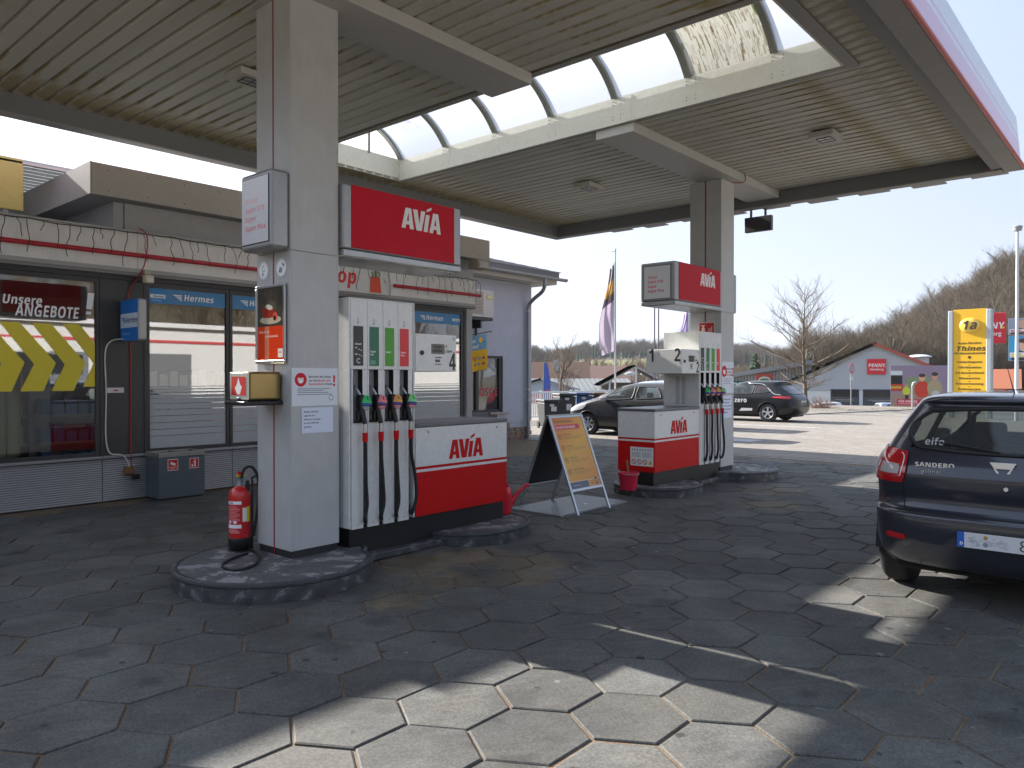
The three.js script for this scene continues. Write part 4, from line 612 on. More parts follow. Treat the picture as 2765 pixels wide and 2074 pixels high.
// ------------------------------------------------------------------ annexe with the grey-blue wall
const wing = thing('annexe_building', 'grey-blue rendered annexe with tiled roof, gutter and downpipe', 'building');
{
  const Z = -12.9, wm = mt([.53, .55, .62], .85, { map: 'dirt2', bump: .003 });
  part(wing, 'wall', mg([box(10.76, 13.05, .0, 4.08, -21, Z), box(14.46, 15.6, .46, 4.08, -21, Z), box(14.46, 15.58, 0, .46, -21, Z - .03), box(13.05, 14.46, 2.16, 4.08, -21, Z), box(13.05, 14.46, 0, .74, -21, Z), box(13.05, 14.46, .74, 2.16, -21, Z - 2.5)]), wm);
  for (let i = 0; i < 16; i++) { const c = i % 5, r = i / 5 | 0; part(wing, 'base_stone', rbox(14.48 + c * .222 + (r & 1 ? .05 : 0), 14.68 + c * .222 + (r & 1 ? .05 : 0), r * .115 - .02, r * .115 + .085, Z - .05, Z + rr(.0, .012), .015, 2), mt([rr(.2, .3), rr(.14, .19), rr(.11, .15)], .9, { bump: .006 })); }
  const w = part(wing, 'window', mg([box(13.05, 14.46, 2.1, 2.16, Z - .12, Z - .04), box(13.05, 13.12, .74, 2.1, Z - .12, Z - .04), box(14.36, 14.46, .74, 2.1, Z - .12, Z - .04), box(13.5, 13.6, .8, 2.1, Z - .12, Z - .04), box(13.05, 14.46, .74, .8, Z - .12, Z - .04)]), M.frame);
  part(w, 'pane', box(13.12, 13.5, .8, 2.1, Z - .09, Z - .084), M.glassW); part(w, 'pane', box(13.6, 14.36, .8, 2.1, Z - .09, Z - .084), M.glassW);
  part(w, 'sill', rbox(13.9, 14.6, .69, .735, Z - .02, Z + .09, .008), mt([.4, .32, .28], .7)); part(w, 'apron_panel', rbox(12.9, 14.2, .3, .74, Z + .002, Z + .04, .006), mt([.12, .12, .13], .5, { map: 'dirt' }));
  part(w, 'window_print', text('OSGE', .2, .002).translate(13.65, 1.15, Z - .083), mt([.5, .03, .05], .5)); part(w, 'curtain', tube([[13.2, .8, Z - .3], [13.26, 1.4, Z - .32], [13.2, 2.1, Z - .3]], .12, 8, 8), mt([.5, .4, .32], .9));
  part(wing, 'eave_board', rbox(10.9, 16.12, 4.2, 4.41, -12.42, -12.36, .01), mt([.17, .165, .16], .7, { map: 'streak' }));
  part(wing, 'eave_soffit', box(10.9, 16.1, 4.09, 4.2, -21.5, -12.43), mt([.5, .48, .44], .7));
  // hipped roof: courses of tiles
  const A = [10.9, 4.41, -12.34], B = [16.16, 4.41, -12.34], C = [13.4, 5.5, -16.4], D = [10.9, 5.5, -16.4], tm = [1, .85, 1.12].map(k => mt([.36 * k, .35 * k, .34 * k], .6, { map: 'dirt' }));
  for (let i = 0; i < 16; i++) { const t0 = i / 16, t1 = (i + 1) / 16, L = (p, q, t) => p.map((v, k) => v + (q[k] - v) * t), a = L(A, D, t0), b = L(B, C, t0), c = L(B, C, t1), d = L(A, D, t1), P = [...a, ...b, ...c, ...a, ...c, ...d].map((v, k) => k % 3 == 1 ? v + (k < 6 || (k > 8 && k < 12) ? .018 : 0) : v); const e = [a[0], a[1] - .01, a[2], b[0], b[1] - .01, b[2], b[0], b[1] + .018, b[2], a[0], a[1] - .01, a[2], b[0], b[1] + .018, b[2], a[0], a[1] + .018, a[2]]; const g = new THREE.BufferGeometry(); g.setAttribute('position', new THREE.Float32BufferAttribute([...P, ...e], 3)); g.computeVertexNormals(); part(wing, 'roof_course', uvm(g), tm[i % 3]); }
  { const g = new THREE.BufferGeometry(); const E_ = [16.16, 4.41, -21.4]; g.setAttribute('position', new THREE.Float32BufferAttribute([...B, ...E_, ...C, ...E_, 13.4, 5.5, -21.4, ...C], 3)); g.computeVertexNormals(); part(wing, 'roof_hip', uvm(g), tm[0]); }
  const gu = part(wing, 'gutter', (() => { const s = new THREE.Shape(); s.absarc(0, 0, .075, Math.PI, 0, false); s.absarc(0, 0, .068, 0, Math.PI, true); const g = new THREE.ExtrudeGeometry(s, { depth: 5.4, bevelEnabled: false, curveSegments: 10 }); g.rotateY(Math.PI / 2).translate(10.9, 4.24, -12.27); return uvm(g); })(), M.zinc);
  part(wing, 'downpipe', tube([[15.4, 4.2, -12.27], [15.4, 4.02, -12.28], [15.4, 3.86, -12.36], [15.37, 3.68, -12.62], [15.35, 3.52, -12.78], [15.35, 3.3, -12.8], [15.35, 1.6, -12.8], [15.35, .0, -12.8]], .05, 60, 12), M.zinc);
  for (const y of [3.35, 1.28, 1.0]) part(wing, 'pipe_clip', cyl(15.35, y, y + .04, -12.8, .056, .056, 16), mt([.45, .46, .47], .4, { metalness: .7 }));
  const ac = thing('air_conditioner', 'cream wall-mounted air conditioner unit on the annexe wall', 'air conditioner');
  part(ac, 'case', rbox(12.75, 13.62, 3.06, 3.72, -12.75, -12.45, .015, 3), mt([.62, .6, .54], .5, { map: 'dirt' })); part(ac, 'grille', mg(Array.from({ length: 16 }, (_, i) => box(12.78, 13.24, 3.14 + i * .034, 3.155 + i * .034, -12.45, -12.435))), mt([.34, .27, .22], .6)); part(ac, 'badge', rbox(13.36, 13.58, 3.5, 3.6, -12.452, -12.444, .002), mt([.5, .42, .08], .4)); part(ac, 'badge_lettering', text('AEG', .065, .002).translate(13.385, 3.52, -12.444), mt([.75, .72, .5], .5));
  part(ac, 'bracket', mg([box(12.7, 13.6, 2.99, 3.05, -12.9, -12.46), box(13.2, 13.24, 2.8, 3.0, -12.88, -12.5), box(13.42, 13.46, 2.3, 3.0, -12.89, -12.85)]), M.frame);
  const ba = thing('hanging_banner', 'yellow and blue ice cream banner hanging from a rod', 'banner'); part(ba, 'rod', rod([12.55, 2.56, -12.5], [13.55, 2.74, -12.45], .012), M.frame);
  const bt = canvasTex(256, 320, (x, w, h) => { x.fillStyle = '#6f9cb4'; x.fillRect(0, 0, w, h * .42); x.fillStyle = '#f0b820'; x.beginPath(); x.arc(w * .6, h * .14, 26, 0, 7); x.fill(); T_(x, 'Ice', w * .08, h * .2, 44, '#e8f0ec', 'italic bold'); T_(x, 'cool', w * .14, h * .36, 44, '#e8f0ec', 'italic bold'); x.fillStyle = '#3f8a3a'; x.fillRect(w * .8, h * .22, 7, 40); x.fillRect(w * .7, h * .2, 60, 9); x.fillStyle = '#e2b014'; x.fillRect(0, h * .42, w, h * .58); x.strokeStyle = '#d85a14'; x.lineWidth = 5; for (let i = 0; i < 8; i++) { x.beginPath(); x.moveTo(w * .2, h * .62); x.lineTo(w * .2 + 80 * Math.cos(i), h * .62 + 60 * Math.sin(i)); x.stroke(); } for (let i = 0; i < 6; i++) { x.fillStyle = ['#b8763a', '#8a9aa0', '#a04a3a'][i % 3]; x.beginPath(); x.ellipse(w * (.35 + i % 3 * .22), h * (.66 + (i / 3 | 0) * .16), 20, 14, 0, 0, 7); x.fill(); } });
  const bg = new THREE.PlaneGeometry(.62, .85, 8, 6), bp = bg.attributes.position; for (let i = 0; i < bp.count; i++) { const u = bp.getX(i) / .62, v = bp.getY(i) / .85; bp.setXYZ(i, bp.getX(i) * (.9 + .1 * (v + .5)), bp.getY(i) + u * .1, .03 * Math.sin(u * 5 + v * 3)); } bg.computeVertexNormals(); const bm2 = part(ba, 'cloth', bg, new THREE.MeshPhysicalMaterial({ map: bt, roughness: .9, transmission: .25, thickness: 0, side: THREE.DoubleSide })); bm2.position.set(13.08, 2.2, -12.46);
}
// the white wash hall across the yard, mirrored in the shop windows
{
  const t = thing('wash_hall', 'white car wash hall with red stripe opposite the shop', 'building'); const wm = mt([.74, .74, .72], .7, { map: 'dirt' });
  part(t, 'wall', box(7, 36, -.05, 3.9, 14, 22), wm); part(t, 'stripe', box(6.96, 36.04, 3.2, 3.32, 13.95, 13.998), mt([.45, .03, .04], .5)); part(t, 'eave', box(6.8, 36.2, 3.9, 4.1, 13.7, 22.3), mt([.6, .6, .6], .6));
  for (const x of [9.5, 14, 22, 27]) part(t, 'gate', box(x, x + 3, 0, 2.7, 13.96, 13.998), mt([.16, .17, .18], .5, { map: 'dirt' }));
}

// ------------------------------------------------------------------ vehicles
function mono(xs, ys) {   // monotone cubic through (xs, ys)
  const n = xs.length, d = [], m = []; for (let i = 0; i < n - 1; i++) d.push((ys[i + 1] - ys[i]) / (xs[i + 1] - xs[i]));
  for (let i = 0; i < n; i++) m.push(i == 0 ? d[0] : i == n - 1 ? d[n - 2] : d[i - 1] * d[i] <= 0 ? 0 : 2 * d[i - 1] * d[i] / (d[i - 1] + d[i]));
  return (x) => { let i = 0; while (i < n - 2 && x > xs[i + 1]) i++; const h = xs[i + 1] - xs[i], t = Math.max(0, Math.min(1, (x - xs[i]) / h)); return ys[i] * (1 + 2 * t) * (1 - t) ** 2 + h * m[i] * t * (1 - t) ** 2 + ys[i + 1] * t * t * (3 - 2 * t) + h * m[i + 1] * t * t * (t - 1); };
}
// a closed shell of level outlines: rows [y, rear x, front x, half width]; the rear end is at x = 0, the car points to +x
function shell(rows, cr = .42, cf = .8, p = 3.4) {
  const ys = rows.map(r => r[0]), f = [1, 2, 3].map(k => mono(ys, rows.map(r => r[k])));
  const at = (m, y, s) => {
    const xr = f[0](y), xf = f[1](y), w = f[2](y), L = xf - xr, a = Math.min(cr, L * .45), b = Math.min(cf, L * .45); let x, z;
    if (m <= .35) { const q = m / .35 * Math.PI / 2; x = xr + a * (1 - Math.cos(q) ** (2 / p)); z = w * Math.sin(q) ** (2 / p); }
    else if (m >= .65) { const q = (1 - m) / .35 * Math.PI / 2; x = xf - b * (1 - Math.cos(q) ** (2 / p)); z = w * Math.sin(q) ** (2 / p); }
    else { const k = (m - .35) / .3; x = xr + a + (L - a - b) * k; z = w; }
    return [x, y, z * s];
  };
  const mz = (z, y) => .35 * Math.asin(Math.min(1, Math.abs(z) / f[2](y)) ** (p / 2)) / (Math.PI / 2);
  const mx = (x, y) => { const xr = f[0](y), xf = f[1](y), L = xf - xr, a = Math.min(cr, L * .45), b = Math.min(cf, L * .45); if (x < xr + a) return .35 * Math.acos(Math.min(1, Math.max(0, 1 - (x - xr) / a)) ** (p / 2)) / (Math.PI / 2); if (x > xf - b) return 1 - .35 * Math.acos(Math.min(1, Math.max(0, 1 - (xf - x) / b)) ** (p / 2)) / (Math.PI / 2); return .35 + .3 * (x - xr - a) / (L - a - b); };
  const loc = (kind, a, y, s) => kind == 'rear' ? at(mz(a, y), y, a < 0 ? -1 : 1) : kind == 'front' ? at(1 - mz(a, y), y, a < 0 ? -1 : 1) : kind == 'm' ? at(a, y, s) : at(mx(a, y), y, s);
  return { at, loc, f, y0: ys[0], y1: ys[ys.length - 1] };
}
// a panel lying on the shell: corners [a, y] bottom-left, bottom-right, top-right, top-left
function panelOn(S, kind, c, s = 1, off = .004, round = .2, nu = 16, nv = 12) {
  const P = [], I = [], pos = (u, v) => { const uu = u * Math.sqrt(1 - round * v * v), vv = v * Math.sqrt(1 - round * u * u), a = (uu + 1) / 2, b = (vv + 1) / 2; const A = (1 - b) * ((1 - a) * c[0][0] + a * c[1][0]) + b * ((1 - a) * c[3][0] + a * c[2][0]), Y = (1 - b) * ((1 - a) * c[0][1] + a * c[1][1]) + b * ((1 - a) * c[3][1] + a * c[2][1]); return V3(...S.loc(kind, A, Y, s)); };
  const e = .004, q = [];
  for (let j = 0; j <= nv; j++) for (let i = 0; i <= nu; i++) { const u = -1 + 2 * i / nu, v = -1 + 2 * j / nv, p0 = pos(u, v), du = pos(Math.min(1, u + e), v).sub(pos(Math.max(-1, u - e), v)), dv = pos(u, Math.min(1, v + e)).sub(pos(u, Math.max(-1, v - e))), n = du.cross(dv).normalize(); q.push([p0, n]); }
  const mid = q[(nv >> 1) * (nu + 1) + (nu >> 1)], ctr = V3(2, .75, 0), flip = mid[1].dot(mid[0].clone().sub(ctr)) < 0 ? -1 : 1;
  q.forEach(([p0, n]) => P.push(p0.x + n.x * off * flip, p0.y + n.y * off * flip, p0.z + n.z * off * flip));
  for (let j = 0; j < nv; j++) for (let i = 0; i < nu; i++) { const a = j * (nu + 1) + i, b = a + 1, d = a + nu + 1, f2 = d + 1; flip > 0 ? I.push(a, b, f2, a, f2, d) : I.push(a, f2, b, a, d, f2); }
  const g = new THREE.BufferGeometry(); g.setAttribute('position', new THREE.Float32BufferAttribute(P, 3)); g.setIndex(I); g.computeVertexNormals();
  const uv = []; for (let j = 0; j <= nv; j++) for (let i = 0; i <= nu; i++) uv.push(i / nu, j / nv); g.setAttribute('uv', new THREE.Float32BufferAttribute(uv, 2)); return g;
}
const inQuad = (c, a, y) => { let s = 0; for (let i = 0; i < 4; i++) { const [x0, y0] = c[i], [x1, y1] = c[(i + 1) % 4], k = (x1 - x0) * (y - y0) - (y1 - y0) * (a - x0); if (Math.abs(k) < 1e-9) continue; if (s && Math.sign(k) != s) return false; s = Math.sign(k); } return true; };
function wheelSet(car, axles, R, hw, spokes, rimM) {
  for (const ax of axles) for (const s of [-1, 1]) {
    const w = new THREE.Group(); w.name = 'wheel'; w.position.set(ax, R, s * hw); if (s < 0) w.rotation.y = Math.PI; car.add(w);
    part(w, 'tyre', uvm(new THREE.LatheGeometry([[R * .64, -.1], [R * .7, -.105], [R * .92, -.1], [R * .985, -.075], [R, -.04], [R, .04], [R * .985, .075], [R * .92, .1], [R * .7, .105], [R * .64, .1]].map(q => new THREE.Vector2(...q)), 40).rotateX(Math.PI / 2)), M.rubber);
    const g = [uvm(new THREE.LatheGeometry([[R * .64, -.09], [R * .64, .09], [R * .6, .095], [R * .57, .07], [R * .57, -.09]].map(q => new THREE.Vector2(...q)), 36).rotateX(Math.PI / 2))];
    for (let k = 0; k < spokes; k++) for (const d of [-.1, .1]) g.push(rbox(-.016, .016, .03, R * .6, .05, .085, .006, 1).rotateZ(k / spokes * 6.2832 + d));
    g.push(uvm(new THREE.CylinderGeometry(.06, .07, .05, 18).rotateX(Math.PI / 2).translate(0, 0, .07)));
    part(w, 'rim', mg(g), rimM); part(w, 'brake_disc', uvm(new THREE.CylinderGeometry(R * .56, R * .56, .02, 24).rotateX(Math.PI / 2)), mt([.04, .04, .042], .6));
  }
}
function makeCar(name, label, group, o) {
  const t = thing(name, label, o.category || 'car', group, o.pos, o.turn), S = shell(o.rows, o.cr, o.cf, o.p), P = [], R = o.R, Ra = R + .055, nM = o.nm || 130, nY = o.ny || 90;
  const cut = (x, y, z, m) => { for (const ax of o.axles) if (Math.hypot(x - ax, y - R) < Ra && Math.abs(z) > .45) return true; for (const g of o.glass) { if (g.k == 'rear' && m < .4 && inQuad(g.h, z, y)) return true; if (g.k == 'front' && m > .6 && inQuad(g.h, z, y)) return true; if (g.k == 'side' && m > .06 && m < .97 && Math.sign(z) == g.s && inQuad(g.h, x, y)) return true; } return false; };
  for (const g of o.glass) { const cx = g.c.reduce((a, p) => a + p[0] / 4, 0), cy = g.c.reduce((a, p) => a + p[1] / 4, 0); g.h = g.c.map(([a, y]) => [cx + (a - cx) * .92, cy + (y - cy) * .9]); }
  const g0 = [], I = [], row = 2 * nM + 1, yl = []; for (let j = 0; j <= nY; j++) yl.push(S.y0 + (S.y1 - S.y0) * j / nY);
  for (const y of yl) for (let i = -nM; i <= nM; i++) g0.push(...S.at(Math.abs(i) / nM, y, i < 0 ? -1 : 1));
  for (let j = 0; j < nY; j++) for (let i = -nM; i < nM; i++) { const m = Math.abs(i + .5) / nM, y = (yl[j] + yl[j + 1]) / 2, [x, , z] = S.at(m, y, i < 0 ? -1 : 1); if (cut(x, y, z, m)) continue; const a = j * row + i + nM, b = a + 1, c = a + row, d = c + 1; I.push(a, d, b, a, c, d); }
  let bg = new THREE.BufferGeometry(); bg.setAttribute('position', new THREE.Float32BufferAttribute(g0, 3)); bg.setIndex(I); bg = mergeVertices(bg, 1e-4); bg.computeVertexNormals();
  const body = part(t, 'body', uvm(bg), o.paint);
  part(body, 'underbody', rbox(.3, o.len - .35, .17, .3, -.72, .72, .03), mt([.01, .01, .01], .9));
  const inner = mt([.025, .025, .027], .9);
  part(t, 'cabin_floor', box(.35, o.len - 1.1, .3, .42, -.66, .66), inner);
  for (const [x, h] of o.seats || []) for (const z of [-.36, .36]) { part(t, 'seat', mg([rbox(x, x + .5, .42, .58, z - .24, z + .24, .05, 3), rbox(x - .06, x + .1, .5, h, z - .23, z + .23, .05, 3).rotateZ(.0), rbox(x - .1, x - .0, h + .03, h + .2, z - .13, z + .13, .04, 3)]), inner); }
  const gm = o.glassM || mt([.5, .54, .53], .01, { transmission: .93, thickness: 0, ior: 1.5 });
  for (const g of o.glass) { const gl = part(t, g.n || 'window', panelOn(S, g.k, g.c, g.s || 1, .003, g.r ?? .16), gm); const rim = []; for (let k = 0; k < 64; k++) { const e = k / 16 | 0, f = k % 16 / 16 * 2 - 1, [u, v] = [[f, -1], [1, f], [-f, 1], [-1, -f]][e], r = g.r ?? .16, a = (u * Math.sqrt(1 - r * v * v) + 1) / 2, b = (v * Math.sqrt(1 - r * u * u) + 1) / 2, c = g.c; rim.push(V3(...S.loc(g.k, (1 - b) * ((1 - a) * c[0][0] + a * c[1][0]) + b * ((1 - a) * c[3][0] + a * c[2][0]), (1 - b) * ((1 - a) * c[0][1] + a * c[1][1]) + b * ((1 - a) * c[3][1] + a * c[2][1]), g.s || 1))); } part(gl, 'seal', uvm(new THREE.TubeGeometry(new THREE.CatmullRomCurve3(rim, true), 128, g.seal || .016, 6)), g.sealM || M.black); }
  wheelSet(t, o.axles, R, o.hw, o.spokes || 5, o.rimM || M.silver);
  for (const ax of o.axles) for (const s of [-1, 1]) { const q = []; for (let k = 0; k <= 20; k++) { const a = Math.PI * (-.06 + 1.12 * k / 20); q.push(S.loc('side', ax + Ra * Math.cos(a), Math.max(S.y0 + .01, R + Ra * Math.sin(a)), s)); } part(body, 'arch_edge', tube(q, .013, 40, 6), o.paint); part(body, 'arch_liner', uvm(new THREE.CylinderGeometry(Ra + .01, Ra + .01, .34, 24, 1, true, 0, Math.PI).rotateZ(Math.PI / 2).rotateY(Math.PI / 2).rotateZ(0).translate(ax, R, s * (o.hw - .07))), inner); }
  return { t, S, body };
}
const paintN = mt([.03, .035, .052], .32, { clearcoat: 1, clearcoatRoughness: .06, metalness: .35 }), paintK = mt([.005, .005, .006], .35, { clearcoat: .5, clearcoatRoughness: .04, specularIntensity: .5 });
const lampR = mt([.5, .01, .015], .12, { clearcoat: 1 }), lampW = mt([.6, .6, .6], .1, { clearcoat: 1, metalness: .3 }), chrome = mt([.78, .79, .8], .25, { metalness: .55 });
{ // hatchback at the right edge, seen from behind
  const { t, S, body } = makeCar('hatchback_car', 'dark navy hatchback at the right edge seen from behind', null, { pos: [6.0, 0, -.86], turn: 0, len: 4.06, R: .315, hw: .755, axles: [.62, 3.21], cr: .42, p: 3.6, nm: 170, ny: 130,
    paint: paintN, rows: [[.2, .3, 3.8, .72], [.25, .13, 3.92, .79], [.33, .06, 4.0, .825], [.44, .015, 4.05, .845], [.56, .0, 4.06, .858], [.63, .006, 4.05, .862], [.65, .03, 4.05, .863], [.665, .06, 4.045, .863], [.74, .075, 4.03, .864], [.82, .055, 3.99, .863], [.9, .05, 3.9, .86], [.96, .062, 3.6, .852], [1.01, .08, 3.25, .84], [1.05, .1, 3.0, .825], [1.1, .13, 2.9, .803], [1.2, .185, 2.72, .757], [1.3, .245, 2.55, .708], [1.38, .295, 2.4, .662], [1.42, .31, 2.3, .634], [1.445, .29, 2.2, .61], [1.47, .3, 2.08, .57], [1.495, .42, 1.95, .49], [1.51, .62, 1.8, .38], [1.52, .95, 1.5, .15]],
    seats: [[1.05, .98], [1.95, 1.02]],
    glass: [{ k: 'rear', n: 'rear_window', c: [[-.655, 1.085], [.655, 1.085], [.57, 1.395], [-.57, 1.395]], r: .3 }, { k: 'side', s: -1, n: 'side_window', c: [[.68, 1.07], [1.75, 1.03], [1.72, 1.37], [.95, 1.37]] }, { k: 'side', s: 1, n: 'side_window', c: [[.68, 1.07], [1.75, 1.03], [1.72, 1.37], [.95, 1.37]] }, { k: 'side', s: -1, n: 'side_window', c: [[1.83, 1.03], [2.75, 1.02], [2.4, 1.37], [1.8, 1.38]] }, { k: 'side', s: 1, n: 'side_window', c: [[1.83, 1.03], [2.75, 1.02], [2.4, 1.37], [1.8, 1.38]] }, { k: 'front', n: 'windscreen', c: [[-.68, 1.06], [.68, 1.06], [.58, 1.4], [-.58, 1.4]] }] });
  for (const s of [-1, 1]) {
    const L = part(body, 'tail_lamp', panelOn(S, 'm', [[.125, .84], [.375, .86], [.365, 1.1], [.128, 1.075]], s, .014, .14), lampR);
    part(L, 'reversing_lens', panelOn(S, 'm', [[.145, .905], [.235, .91], [.23, .985], [.148, .975]], s, .019, .1), mt([.5, .46, .46], .1, { clearcoat: 1 })); part(L, 'chrome_line', (() => { const q = [[.14, .895], [.3, .905], [.305, 1.045], [.145, 1.05], [.14, .895]].map(([m, y]) => { const p = S.at(m, y, s), n = V3(p[0] - 1, 0, p[2] * .6).normalize(); return [p[0] + n.x * .02, y, p[2] + n.z * .02]; }); return tube(q, .004, 60, 5); })(), chrome);
    part(body, 'reflector', panelOn(S, 'rear', s < 0 ? [[-.745, .44], [-.6, .435], [-.6, .475], [-.735, .485]] : [[.6, .435], [.745, .44], [.735, .485], [.6, .475]], 1, .004, .15), lampR);
    part(body, 'mirror', rbox(2.72, 2.84, .98, 1.1, s * .86 - .02 + (s > 0 ? 0 : -.14), s * .86 + (s > 0 ? .16 : .02), .03, 3), paintN);
    // hatch shut line and bumper seam as thin grooves of dark seal
    part(body, 'shut_line', tube([.66, .72, .8, .9, 1.0, 1.06].map(y => { const p = S.loc('rear', s * (.62 + (y - .66) * .03 - (y > 1 ? .02 : 0)), y, 1); return p; }), .005, 24, 5), M.black);
  }
  part(body, 'bumper_seam', tube([-.8, -.6, -.3, 0, .3, .6, .8].map(z => S.loc('rear', z, .648, 1)), .006, 40, 5), M.black);
  const pl = part(body, 'number_plate', rbox(-.012, .0, .445, .56, -.262, .262, .004), M.black); print(pl, 'plate_face', .515, .106, 700, (x, w, h) => { x.fillStyle = '#d8dade'; x.fillRect(0, 0, w, h); x.fillStyle = '#2a62c0'; x.fillRect(0, 0, w * .085, h); T_(x, 'D', w * .03, h * .85, h * .3, '#fff'); for (let i = 0; i < 60; i++) { x.fillStyle = `rgba(150,155,165,${rr(.1, .4).toFixed(2)})`; x.fillRect(w * .11 + rnd() * w * .45, h * .2 + rnd() * h * .6, 14, 8); } x.fillStyle = '#b08a3a'; x.beginPath(); x.arc(w * .33, h * .25, 9, 0, 7); x.fill(); x.fillStyle = '#8a90a0'; x.beginPath(); x.arc(w * .33, h * .7, 11, 0, 7); x.fill(); T_(x, '8', w * .7, h * .86, h * .95, '#22242c', 'normal'); }, [-.0135, .5, 0], -Math.PI / 2);
  const sh = poly([[-.075, .05], [.075, .05], [.06, .025], [.03, -.035], [0, -.05], [-.03, -.035], [-.06, .025]]); sh.holes.push(new THREE.Path([[-.045, .01], [-.025, -.022], [0, -.032], [.025, -.022], [.045, .01]].map(q => new THREE.Vector2(...q))));
  part(body, 'emblem', ext(sh, .006, .003).rotateY(-Math.PI / 2).translate(S.f[0](1.0) - .004, .985, 0), chrome);
  part(body, 'model_lettering', text('SANDERO', .032, .004).scale(1.25, 1, 1).rotateY(-Math.PI / 2).translate(S.f[0](1.0) + .0, .975, -.545).rotateY(0), chrome);
  part(body, 'dealer_lettering', text('golmer', .028, .003).rotateY(-Math.PI / 2).translate(S.f[0](.94) + .0, .93, -.5), mt([.4, .4, .38], .5));
  part(body, 'keyhole', new THREE.CylinderGeometry(.014, .014, .012, 14).rotateZ(Math.PI / 2).translate(S.f[0](.86), .86, .02), chrome);
  part(body, 'aerial', rod([.55, 1.5, 0], [.2, 1.7, 0], .004, .002), M.black); part(body, 'wiper', tube([[.12, 1.1, .0], [.14, 1.13, -.2], [.16, 1.15, -.4]].map(([x, y, z]) => { const p = S.loc('rear', z - .02, y, 1); return [p[0] - .02, p[1], p[2]]; }), .008, 12, 5), M.black);
  part(t, 'window_sticker', text('eifo', .05, .002, .15).rotateY(-Math.PI / 2).translate(S.f[0](1.14) - .006, 1.13, -.5).rotateY(0), mt([.5, .52, .52], .6));
}
{ // black estate with lettering, rear half in view
  const { t, S, body } = makeCar('estate_car', 'black estate car with white lettering parked beyond the far pump', 'parked cars', { pos: [27.62, 0, -10.0], turn: Math.PI / 2, len: 4.7, R: .335, hw: .8, axles: [1.02, 3.72], cr: .5, paint: paintK, nm: 120, ny: 80, spokes: 5, rimM: mt([.7, .71, .73], .3, { metalness: .7 }),
    rows: [[.2, .32, 4.4, .76], [.28, .12, 4.6, .86], [.4, .03, 4.68, .895], [.55, .0, 4.7, .905], [.68, .03, 4.69, .905], [.8, .06, 4.62, .9], [.88, .1, 4.4, .89], [.95, .16, 3.9, .87], [1.0, .22, 3.55, .85], [1.06, .3, 3.3, .82], [1.2, .47, 2.95, .75], [1.33, .62, 2.6, .68], [1.41, .62, 2.35, .62], [1.45, .58, 2.2, .57], [1.48, .7, 2.0, .45], [1.495, 1.0, 1.8, .25]],
    seats: [[1.5, .98], [2.4, 1.0]], glass: [{ k: 'rear', n: 'rear_window', c: [[-.68, 1.0], [.68, 1.0], [.56, 1.36], [-.56, 1.36]] }, ...[-1, 1].flatMap(s => [{ k: 'side', s, n: 'side_window', c: [[.85, 1.1], [1.55, 1.02], [1.5, 1.34], [1.2, 1.33]] }, { k: 'side', s, n: 'side_window', c: [[1.62, 1.01], [2.45, .99], [2.4, 1.37], [1.58, 1.35]] }, { k: 'side', s, n: 'side_window', c: [[2.52, .99], [3.25, 1.0], [2.7, 1.35], [2.48, 1.37]] }])] });
  for (const s of [-1, 1]) { part(body, 'tail_lamp', panelOn(S, 'm', [[.2, .83], [.375, .87], [.375, .93], [.2, .94]], s, .012, .2), lampR); part(body, 'chrome_strip', tube([[.55, .985], [.8, 1.02], [1.0, 1.17], [1.25, 1.355], [1.8, 1.4], [2.5, 1.395]].map(([x, y]) => S.loc('side', x, y, s)), .012, 40, 5), chrome); }
  part(body, 'door_lettering', text('zero', .17, .003).rotateY(Math.PI).translate(2.28, .7, -.908), mt([.75, .75, .74], .5)); part(body, 'door_symbol', ext(poly([[0, 0], [.2, .02], [.2, .2], [.02, .22]]), .003).rotateY(Math.PI).translate(2.56, .68, -.908), M.red); part(body, 'door_flash', ext(poly([[0, 0], [.5, .02], [.52, .14], [.12, .13]]), .003).rotateY(Math.PI).translate(2.1, .38, -.9), mt([.6, .6, .6], .5));
  print(body, 'number_plate', .52, .11, 300, (x, w, h) => { x.fillStyle = '#b9bbb8'; x.fillRect(0, 0, w, h); x.fillStyle = '#999'; x.fillRect(w * .1, h * .3, w * .8, h * .4); }, [.035, .72, 0], -Math.PI / 2); part(body, 'brake_light', rbox(.585, .6, 1.425, 1.445, -.15, .15, .004), lampR); part(body, 'aerial', rod([.95, 1.48, 0], [.85, 1.56, 0], .015, .006), M.black);
}
